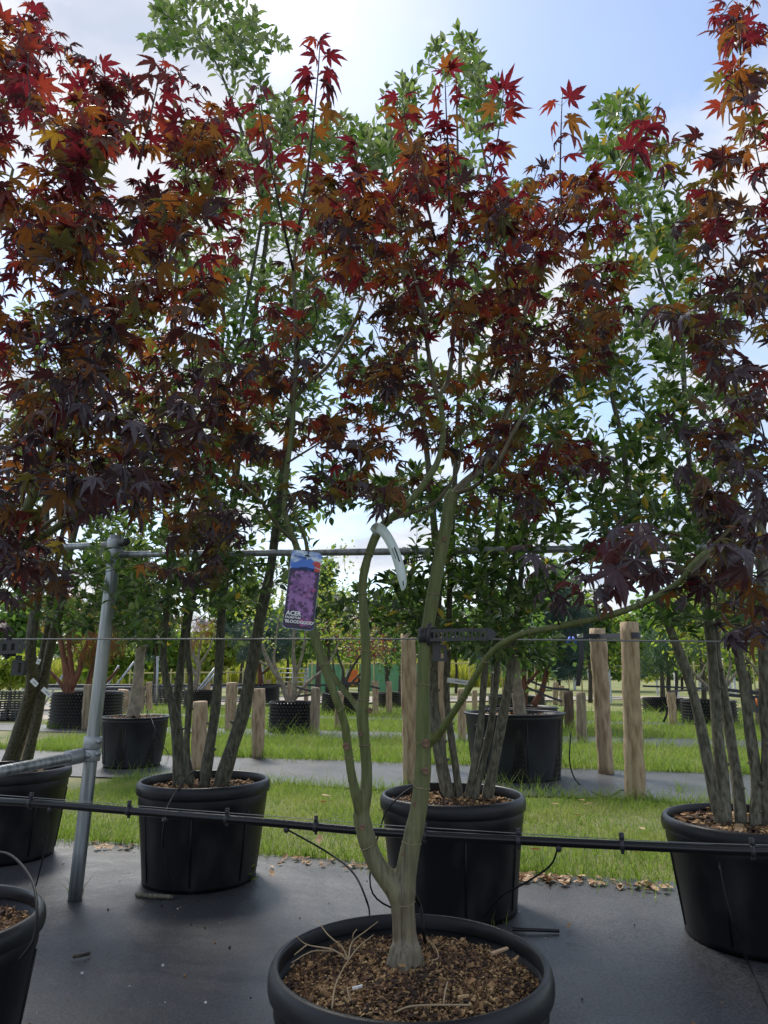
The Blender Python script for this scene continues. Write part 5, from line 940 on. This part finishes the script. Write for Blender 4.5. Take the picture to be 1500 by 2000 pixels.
P_sky = mat('print_sky', (.10, .22, .62), .35, (.62, .72, .80), 38.0, (1, 2.2, 1), p0=.42, p1=.62); P_mt = mat('print_mountain', (.05, .16, .58), .35); P_snow = mat('print_snow', (.62, .72, .82), .35); P_red = mat('print_red', (.55, .05, .03), .35); P_roof = mat('print_roof', (.45, .47, .44), .35)
P_pur = [mat('print_purple_%s' % nme, c, .35) for nme, c in (('shade', (.030, .010, .045)), ('dark', (.075, .022, .105)), ('mid', (.19, .065, .25)), ('light', (.31, .14, .37)), ('pink', (.38, .06, .22)))]; P_wht = mat('print_white', (.8, .8, .8), .4)
rr = rrect(Wt, Ht, .009); n = len(rr); q = MB(); q.add(np.vstack([np.c_[rr, np.full(n, .0004)], np.c_[rr, np.full(n, -.0004)], [[0, 0, .0004], [0, 0, -.0004]]]), [np.array([[i, (i + 1) % n, 2 * n] for i in range(n)] + [[n + (i + 1) % n, n + i, 2 * n + 1] for i in range(n)]), np.array([[i, n + i, n + (i + 1) % n, (i + 1) % n] for i in range(n)])]); q.obj('card', P_sky, tg, smooth=False)
hw, hh = Wt / 2, Ht / 2
flatpoly('printed_mountain', [[-.9 * hw, .63 * hh], [.05 * hw, .84 * hh], [.2 * hw, .85 * hh], [.96 * hw, .63 * hh], [.96 * hw, .5 * hh], [-.9 * hw, .5 * hh]], P_mt, .0006)
flatpoly('printed_snow', [[-.03 * hw, .822 * hh], [.05 * hw, .84 * hh], [.2 * hw, .85 * hh], [.28 * hw, .80 * hh], [.18 * hw, .815 * hh], [.1 * hw, .77 * hh]], P_snow, .0008)
flatpoly('printed_pagoda', [[.42 * hw, .68 * hh], [.6 * hw, .76 * hh], [.985 * hw, .75 * hh], [.985 * hw, .50 * hh], [.62 * hw, .50 * hh], [.62 * hw, .68 * hh]], P_red, .0008)
flatpoly('printed_roof', [[.55 * hw, .775 * hh], [.985 * hw, .735 * hh], [.985 * hw, .765 * hh], [.6 * hw, .785 * hh]], P_roof, .0010); flatpoly('printed_roof', [[.58 * hw, .60 * hh], [.985 * hw, .555 * hh], [.985 * hw, .58 * hh], [.66 * hw, .615 * hh]], P_roof, .0010)
xs = np.linspace(-.985, .985, 12) * hw; topy = (.53 + .05 * np.cos(np.linspace(-1.8, 1.6, 12)) + .012 * rng.normal(size=12)) * hh
lowr = [p for p in rrect(Wt * .985, Ht * .99, .009) if p[1] < -.3 * hh]; lowr = sorted(lowr, key=lambda p: -math.atan2(p[0], -p[1] - .5 * hh))
flatpoly('printed_foliage_ground', [[x, y] for x, y in zip(xs, topy)] + [[p[0], p[1]] for p in lowr], P_pur[0], .0006)
lf = MB(); n = 420; lv = maple_leaf(0, 0, 0, 0, 9)[0][:, :2]; lfF = maple_leaf(0, 0, 0, 0, 9)[1][:-6]; lv = np.c_[lv[:-6], np.zeros(len(lv) - 6)]
px = rng.uniform(-.74, .74, n) * hw; py = rng.uniform(-.88, .46, n) * hh
ok = ~((px < .1 * hw) & (py < -.55 * hh)); px, py = px[ok], py[ok]; n = len(px); an_ = rng.normal(size=n) * .7 + np.pi; Rm = np.zeros((n, 3, 3)); Rm[:, 0, 0] = np.cos(an_); Rm[:, 0, 1] = -np.sin(an_); Rm[:, 1, 0] = np.sin(an_); Rm[:, 1, 1] = np.cos(an_); Rm[:, 2, 2] = 1
pk = np.exp(-((px - .35 * hw) ** 2 + (py + .05 * hh) ** 2) / (.35 * hw) ** 2) + (py < -.72 * hh) * .8; cls = np.where(rng.random(n) < pk * .7, 4, rng.choice([1, 2, 3, 3], n)); zs = .0010 + np.arange(n) * 2e-6
scatter(lf, (lv, lfF), Rm, np.c_[px, py, zs], rng.uniform(.0052, .0088, n), cls); lf.obj('printed_leaves', P_pur, tg, smooth=False)['kind'] = 'stuff'
text_mesh('ACER', .0125, P_wht, tg, (-.86 * hw, -.665 * hh, .0022), (0, 0, 0), bold=.0004); text_mesh('PALMATUM', .0062, P_wht, tg, (-.90 * hw, -.745 * hh, .0022), (0, 0, 0), bold=.0002); text_mesh("'BLOODGOOD'", .0088, P_wht, tg, (-.90 * hw, -.855 * hh, .0022), (0, 0, 0), bold=.0003)
text_mesh('AUC NAP 2', .0062, M['ink'], tg, (-.80 * hw, .83 * hh, .0014), (0, 0, -.12), 'handwriting', shear=.2)
q = MB(); box(q, (.06 * hw, .885 * hh, .001), (.010, .0028, .0008)); q.obj('hanging_slot', M['ink'], tg, smooth=False)
q = MB(); tube(q, spline([[.06 * hw, .885 * hh, .002], [.1 * hw, .97 * hh, .012], [.0, 1.08 * hh, -.03], [-.05 * hw, 1.06 * hh, -.1], [.06 * hw, .9 * hh, -.02]], 5), .0012, 6); q.obj('tie_loop', M['rubber'], tg)

# pale paper label strip looped round the middle stem
YS = 1.66; sp = spline([atY(727, 1040, YS + .02), atY(737, 1030, YS - .012), atY(752, 1042, YS - .02), atY(768, 1070, YS - .03), atY(780, 1105, YS - .035), atY(787, 1140, YS - .04), atY(786, 1153, YS - .04)], 5); wd = np.interp(np.linspace(0, 1, len(sp)), [0, .15, .4, .75, 1], [.010, .0125, .0115, .011, .003])
T_ = np.gradient(sp, axis=0); T_ /= np.linalg.norm(T_, axis=1)[:, None]; sd = np.cross(T_, [0, 1.0, 0]); sd /= np.linalg.norm(sd, axis=1)[:, None]; n = len(sp)
q = MB(); q.add(np.concatenate([sp - sd * wd[:, None], sp + sd * wd[:, None], sp + sd * wd[:, None] + [0, .0005, 0], sp - sd * wd[:, None] + [0, .0005, 0]]), np.array([[a * n + i, ((a + 1) % 4) * n + i, ((a + 1) % 4) * n + i + 1, a * n + i + 1] for a in range(4) for i in range(n - 1)])); ls = q.obj('label_strip', M['paper']); tag(ls, 'pale green-white paper label strip looped round the middle maple stem', 'label')
for k0, k1, o_, w_ in ((15, 20, .25, .0016), (15, 19, -.3, .0008), (24, 27, .1, .0012)):
    q = MB(); s2 = sp[k0:k1] + sd[k0:k1] * (wd[k0:k1, None] * o_) - [0, .0008, 0]; n2 = len(s2); q.add(np.concatenate([s2 - sd[k0:k1] * w_, s2 + sd[k0:k1] * w_]), np.array([[i, i + 1, n2 + i + 1, n2 + i] for i in range(n2 - 1)])); q.obj('print_line', M['ink'], ls, smooth=False)

def ladder_tie(lab, p0, p1, w, slots, th=.003, trunk=None, tr=.02, block=True):
    root = empty('rubber_tie', p0, lab, 'tie', 'black slotted rubber ties'); p0, p1 = np.asarray(p0), np.asarray(p1); d = p1 - p0; L = np.linalg.norm(d); d /= L; z = np.array([0, 0, 1.0]); z = z - d * z.dot(d); z /= np.linalg.norm(z); y = np.cross(z, d); rot = np.stack([d, y, z], -1)
    q = MB()
    for s in (-1, 1): box(q, d * L * .44 + z * s * w * .37, (L * .88, th, w * .26), rot)
    for i in range(slots + 1): box(q, d * (L * .86 * (i + .3) / (slots + .6)) + y * .0002, (L * .86 / slots * .42, th * .96, w * .52), rot)
    V = [d * L * .87 - z * w / 2, d * L * .95 - z * w * .42, d * L * 1.03, d * L * .95 + z * w * .42, d * L * .87 + z * w / 2]; V = [v - y * th / 2 for v in V] + [v + y * th / 2 for v in V]
    q.add(V, [np.array([[0, 1, 2], [0, 2, 4], [2, 3, 4], [7, 6, 5], [9, 7, 5], [9, 8, 7]]), np.array([[i, i + 5, (i + 1) % 5 + 5, (i + 1) % 5] for i in range(5)])]); q.obj('slotted_strap', M['rubber'], root, smooth=False)
    if trunk is not None:
        c = np.asarray(trunk) - p0; q = MB(); lathe(q, [[tr, -w * .6], [tr + .004, -w * .6], [tr + .005, 0], [tr + .004, w * .6], [tr, w * .6]], c, 24); q.obj('collar', M['rubber'], root)
        q = MB(); tube(q, spline([c + [.004, -tr - .004, -w * .75], c + [.001, -tr - .012, -w * .3], c + [.001, -tr - .013, w * .3], c + [.006, -tr - .004, w * .85]], 4), .006, 10); box(q, c + [-.006, -tr - .008, 0], (.012, .010, w * 1.1)); box(q, c + [.016, -tr - .006, 0], (.010, .010, w * 1.2)); q.obj('buckle', M['rubber'], root)
        if block:
            q = MB(); b0_ = c + [.030, .0, -w * 1.45]; s = .032; box(q, b0_ + [0, 0, -s / 2], (s, .02, .007)); box(q, b0_ + [0, 0, s / 2], (s, .02, .007)); box(q, b0_ + [s * .42, 0, 0], (.007, .0196, s)); box(q, b0_ + [-s * .22, 0, 0], (s * .55, .0192, s * .98)); box(q, b0_ + [-.004, 0, s * .7], (.012, .012, .02)); q.obj('spacer_block', M['rubber'], root, smooth=False)
tc_ = atY(834, 1241, YT)
ladder_tie('black slotted rubber tie buckled round the maple stem at the steel wire', atY(838, 1241, YT - .03), atY(968, 1238, YT - .06), wpx(23, YT), 13, trunk=tc_, tr=.0175)
ladder_tie('small slotted rubber tie on the rail by the tree of five olive stems', atY(438, 1093, 3.42), atY(502, 1103, 3.38), wpx(9, 3.4), 12)
ladder_tie('small slotted rubber tie on the rail behind the tied maple stem', atY(832, 1088, 3.26), atY(786, 1098, 3.2), wpx(9, 3.3), 9)
ladder_tie('black rubber tie and block jutting in at the picture edge', atY(-20, 1266, 1.9), atY(48, 1262, 1.9), wpx(26, 1.9), 3, trunk=atY(20, 1266, 1.94), tr=.012)

def stem_label(lab, u, v, Y, w, h, ang):
    c = atY(u, v, Y); q = MB(); a = R(ang); rot = np.array([[math.cos(a), 0, -math.sin(a)], [0, 1, 0], [math.sin(a), 0, math.cos(a)]]); box(q, (0, 0, 0), (wpx(w, Y), .0008, wpx(h, Y)), rot); o = q.obj('paper_label', M['white_block'], loc=c, smooth=False); tag(o, lab, 'label', 'white labels on the stems')
    q = MB(); box(q, rot @ np.array([wpx(w, Y) * .1, -.0008, 0]), (wpx(w * .5, Y), .0004, wpx(h * .12, Y)), rot); q.obj('print_line', M['ink'], o, smooth=False)
stem_label('white label tucked between the slanting grey stems', 67, 1333, 4.05, 16, 9, -42); stem_label('white label sticking out from the slanting grey stems toward the rust tree pot', 91, 1352, 4.05, 22, 9, -38)
stem_label('small white label high on the slanting grey stem', 75, 1292, 4.05, 7, 10, -20); stem_label('white label on the thin stem between maple and conifer', 895, 1331, 3.3, 42, 9, -8); stem_label('white label hanging among the leaves of the olive-stemmed tree', 395, 1214, 3.7, 10, 8, -15)
stem_label('narrow white strip label in the leaves beside the rubber tie', 977, 1200, 3.2, 5, 26, 5)

# ------------------------------------------------------------------ small things on pots and ground
FL = (np.array([[0, -.5, .02], [-.28, -.2, .09], [.26, -.15, .05], [-.33, .15, .12], [.3, .2, .10], [0, .1, 0], [0, .62, .10]], float), np.array([[0, 5, 1], [0, 2, 5], [1, 5, 3], [2, 4, 5], [3, 5, 6], [5, 4, 6]]))
fm = []
for m in ('dead_leaf', 'dead_leaf2'): q = MB(); q.add(*FL); fm.append(q.mesh('fallen_leaf', M[m], False))
def fallen(p, s, lab, grp):
    o = bpy.data.objects.new('fallen_leaf', fm[int(rng.random() < .45)]); COL.objects.link(o); o.location = Vector([float(c) for c in p]); o.scale = (s * rng.uniform(.7, 1.1), s, s * rng.uniform(.6, 1.3)); o.rotation_euler = (rng.normal() * .25, rng.normal() * .25, rng.uniform(0, 6.28)); tag(o, lab, 'leaf', grp)
for i in range(300):
    a = rng.choice([rng.uniform(-2.9, -1.9), rng.uniform(-1.6, -.1), rng.uniform(-1.6, -.1), rng.uniform(-.6, .5), rng.uniform(-.6, .5)]); fallen(an(a, 3.85 + rng.normal() * .04 - (.15 * abs(rng.normal()) if rng.random() < .05 else 0), .012), rng.uniform(.03, .052), 'curled dry brown leaf lying along the near grass edge', 'dry leaves along the grass edge')
for i in range(34): 
    a = rng.uniform(-2.8, 2.0); fallen(an(a, rng.uniform(4.1, 6.0), .045), rng.uniform(.04, .08), 'dry brown leaf lying in the near mown grass strip', 'dry leaves scattered on the grass')
for i in range(46):
    a, r_ = rng.uniform(0, 6.28), .28 * math.sqrt(rng.random()); fallen([ROW2[3][0] + r_ * math.cos(a), ROW2[3][1] + r_ * math.sin(a), .405], rng.uniform(.035, .06), 'dry leaf lying in the pot by the tall timber posts', 'dry leaves in the far pot')
for (u, v, s) in ((60, 1870, .03), (1112, 1808, .03), (1110, 1830, .02)): fallen(atZ(u, v, .012), s, 'lone pale leaf scrap lying on the black cloth', 'leaf scraps on the cloth')
def stick(lab, pts, r_, m='twig_dry'): wire('twig', lab, pts, r_, m, 'twig')['group'] = 'loose twigs'
stick('short cut stick lying at the foot of the pot with five olive stems', [atZ(266, 1747, .012), atZ(300, 1750, .014), atZ(338, 1752, .012)], .010, 'bark_ever_pale')
stick('black plastic stake lying on the cloth beside the maple pot', [atZ(1000, 1815, .01), atZ(1045, 1816, .012), atZ(1092, 1818, .008)], .007, 'black_pe')
stick('small brown twig lying on the open black cloth', [atZ(143, 1868, .01), atZ(158, 1866, .014), atZ(175, 1862, .01)], .006, 'bark_dark')
z = H1 - .028
dr = MB(); bs = atZ(680, 1876, z + .02)
for pts in ([(648, 1970), (655, 1925), (672, 1888), (680, 1876)], [(680, 1876), (668, 1850), (640, 1825), (620, 1797)], [(680, 1876), (650, 1855), (600, 1845), (578, 1828)], [(680, 1876), (688, 1840), (715, 1818), (738, 1800)], [(680, 1876), (700, 1850), (730, 1825)], [(688, 1840), (690, 1825), (697, 1815)], [(600, 1845), (575, 1865)], [(650, 1858), (610, 1858), (570, 1880)]):
    tube(dr, spline([atZ(u, v, z + .012 + .02 * (i > 0) + .02 * (v < 1830)) for i, (u, v) in enumerate(pts)], 5), np.linspace(.0019, .0008, 5 * (len(pts) - 1) + 1), 6)
tag(dr.obj('dry_weed', M['twig_dry']), 'pale branching dry weed lying on the mulch of the maple pot', 'weed')
for lab, pts, r_ in (('long pale root strand lying across the front of the mulch', [(770, 1978), (800, 1966), (850, 1963), (920, 1963)], .0017), ('curled pale fibre beside the drip hose in the mulch', [(833, 1833), (850, 1850), (856, 1870), (843, 1876)], .0012), ('thin straw standing in the mulch', [(866, 1960), (870, 1935), (874, 1918)], .0016), ('short straw stuck in the mulch near the pot front', [(685, 1955), (680, 1940), (678, 1928)], .0014)):
    stick(lab, [atZ(u, v, z + .008 + .006 * i) for i, (u, v) in enumerate(pts)], r_)
for lab, u, v, w, h, m, ang in (('pale flat bark chip lying on the mulch near the rim', 976, 1857, .045, .012, 'dead_leaf2', .5), ('small white plastic bit lying in the mulch', 698, 1928, .020, .006, 'white_block', .1), ('orange-brown wood chip beside the pale flat chip', 1008, 1872, .016, .008, 'chip_tan', .8), ('curved tan wood sliver at the back of the mulch', 874, 1801, .016, .005, 'dead_leaf2', 1.0), ('straw-coloured wood splinter on the mulch front', 905, 1946, .022, .006, 'chip_straw', -.1)):
    q = MB(); V = CUBE * [w, h, .004]; V[:, 2] += (V[:, 0] / w) * .004; V[V[:, 0] > 0, 1] *= .6; q.add(V @ rotz(ang).T, CUBEF); tag(q.obj('wood_chip', M[m], loc=atZ(u, v, z + .012), smooth=False), lab, 'chip', 'loose bits on the mulch')
def tuft(lab, p, n, h, spread, m='grass_lush', w=.004): 
    q = MB(); P = np.c_[rng.normal(size=(n, 2)) * spread, np.zeros(n)]; blades(q, P, h * rng.uniform(.5, 1.2, n), np.full(n, w), .45); tag(q.obj('grass_tuft', M[m], loc=p, smooth=False), lab, 'grass', 'grass tufts on the cloth')
for lab, u, v, n, h, s in (('small green grass tuft at the foot of the galvanised post', 150, 1755, 14, .10, .015), ('grass tuft at the base of the pot behind the maple', 945, 1800, 26, .09, .05), ('grass tuft growing on the second cloth near the slanting stems', 1330, 1545, 40, .10, .05), ('grass seedlings along the foot of the charcoal drain panel pot', 250, 1502, 40, .14, .18), ('wispy grass along the foot of the big charcoal pot', 985, 1535, 50, .16, .22),
                           ('tall weedy grass beside the conifer pot', 1108, 1440, 90, .30, .18), ('grass tuft behind the short knotty post', 480, 1432, 40, .14, .08), ('grass seedling beside the pot of slanting stems on the cloth', 1440, 1860, 8, .07, .01)):
    tuft(lab, atZ(u, v), n, h, s)
q = MB()
for k in range(9): a = k * 2.4; d = np.array([math.cos(a), math.sin(a), .5 + .1 * k]); scatter(q, OT[1], frame(np.array([d]), np.array([[0, 0, 1.0]])), np.array([[0, 0, .01 * k]]), np.array([.05]), 0)
tag(q.obj('weed', BG['lime'], loc=atZ(487, 1722), smooth=False), 'small leafy weed growing against the pot of five olive stems', 'weed')
pb = MB(); n = 240; A = rng.uniform(-3, 3, n); Nn = rng.uniform(1.2, 3.9, n); P = A[:, None] * DA + Nn[:, None] * DN + [0, 0, .004]
scatter(pb, (CUBE, CUBEF), frame(rng.normal(size=(n, 3)), np.tile([0, 0, 1.0], (n, 1)) + rng.normal(size=(n, 3)) * .3), P, rng.uniform(.002, .007, n), rng.integers(0, 3, n)); tag(pb.obj('grit', [M['chip_dark'], M['chip_tan'], M['white_block']], smooth=False), 'fine grit and crumbs scattered on the black cloth', 'grit', kind='stuff')
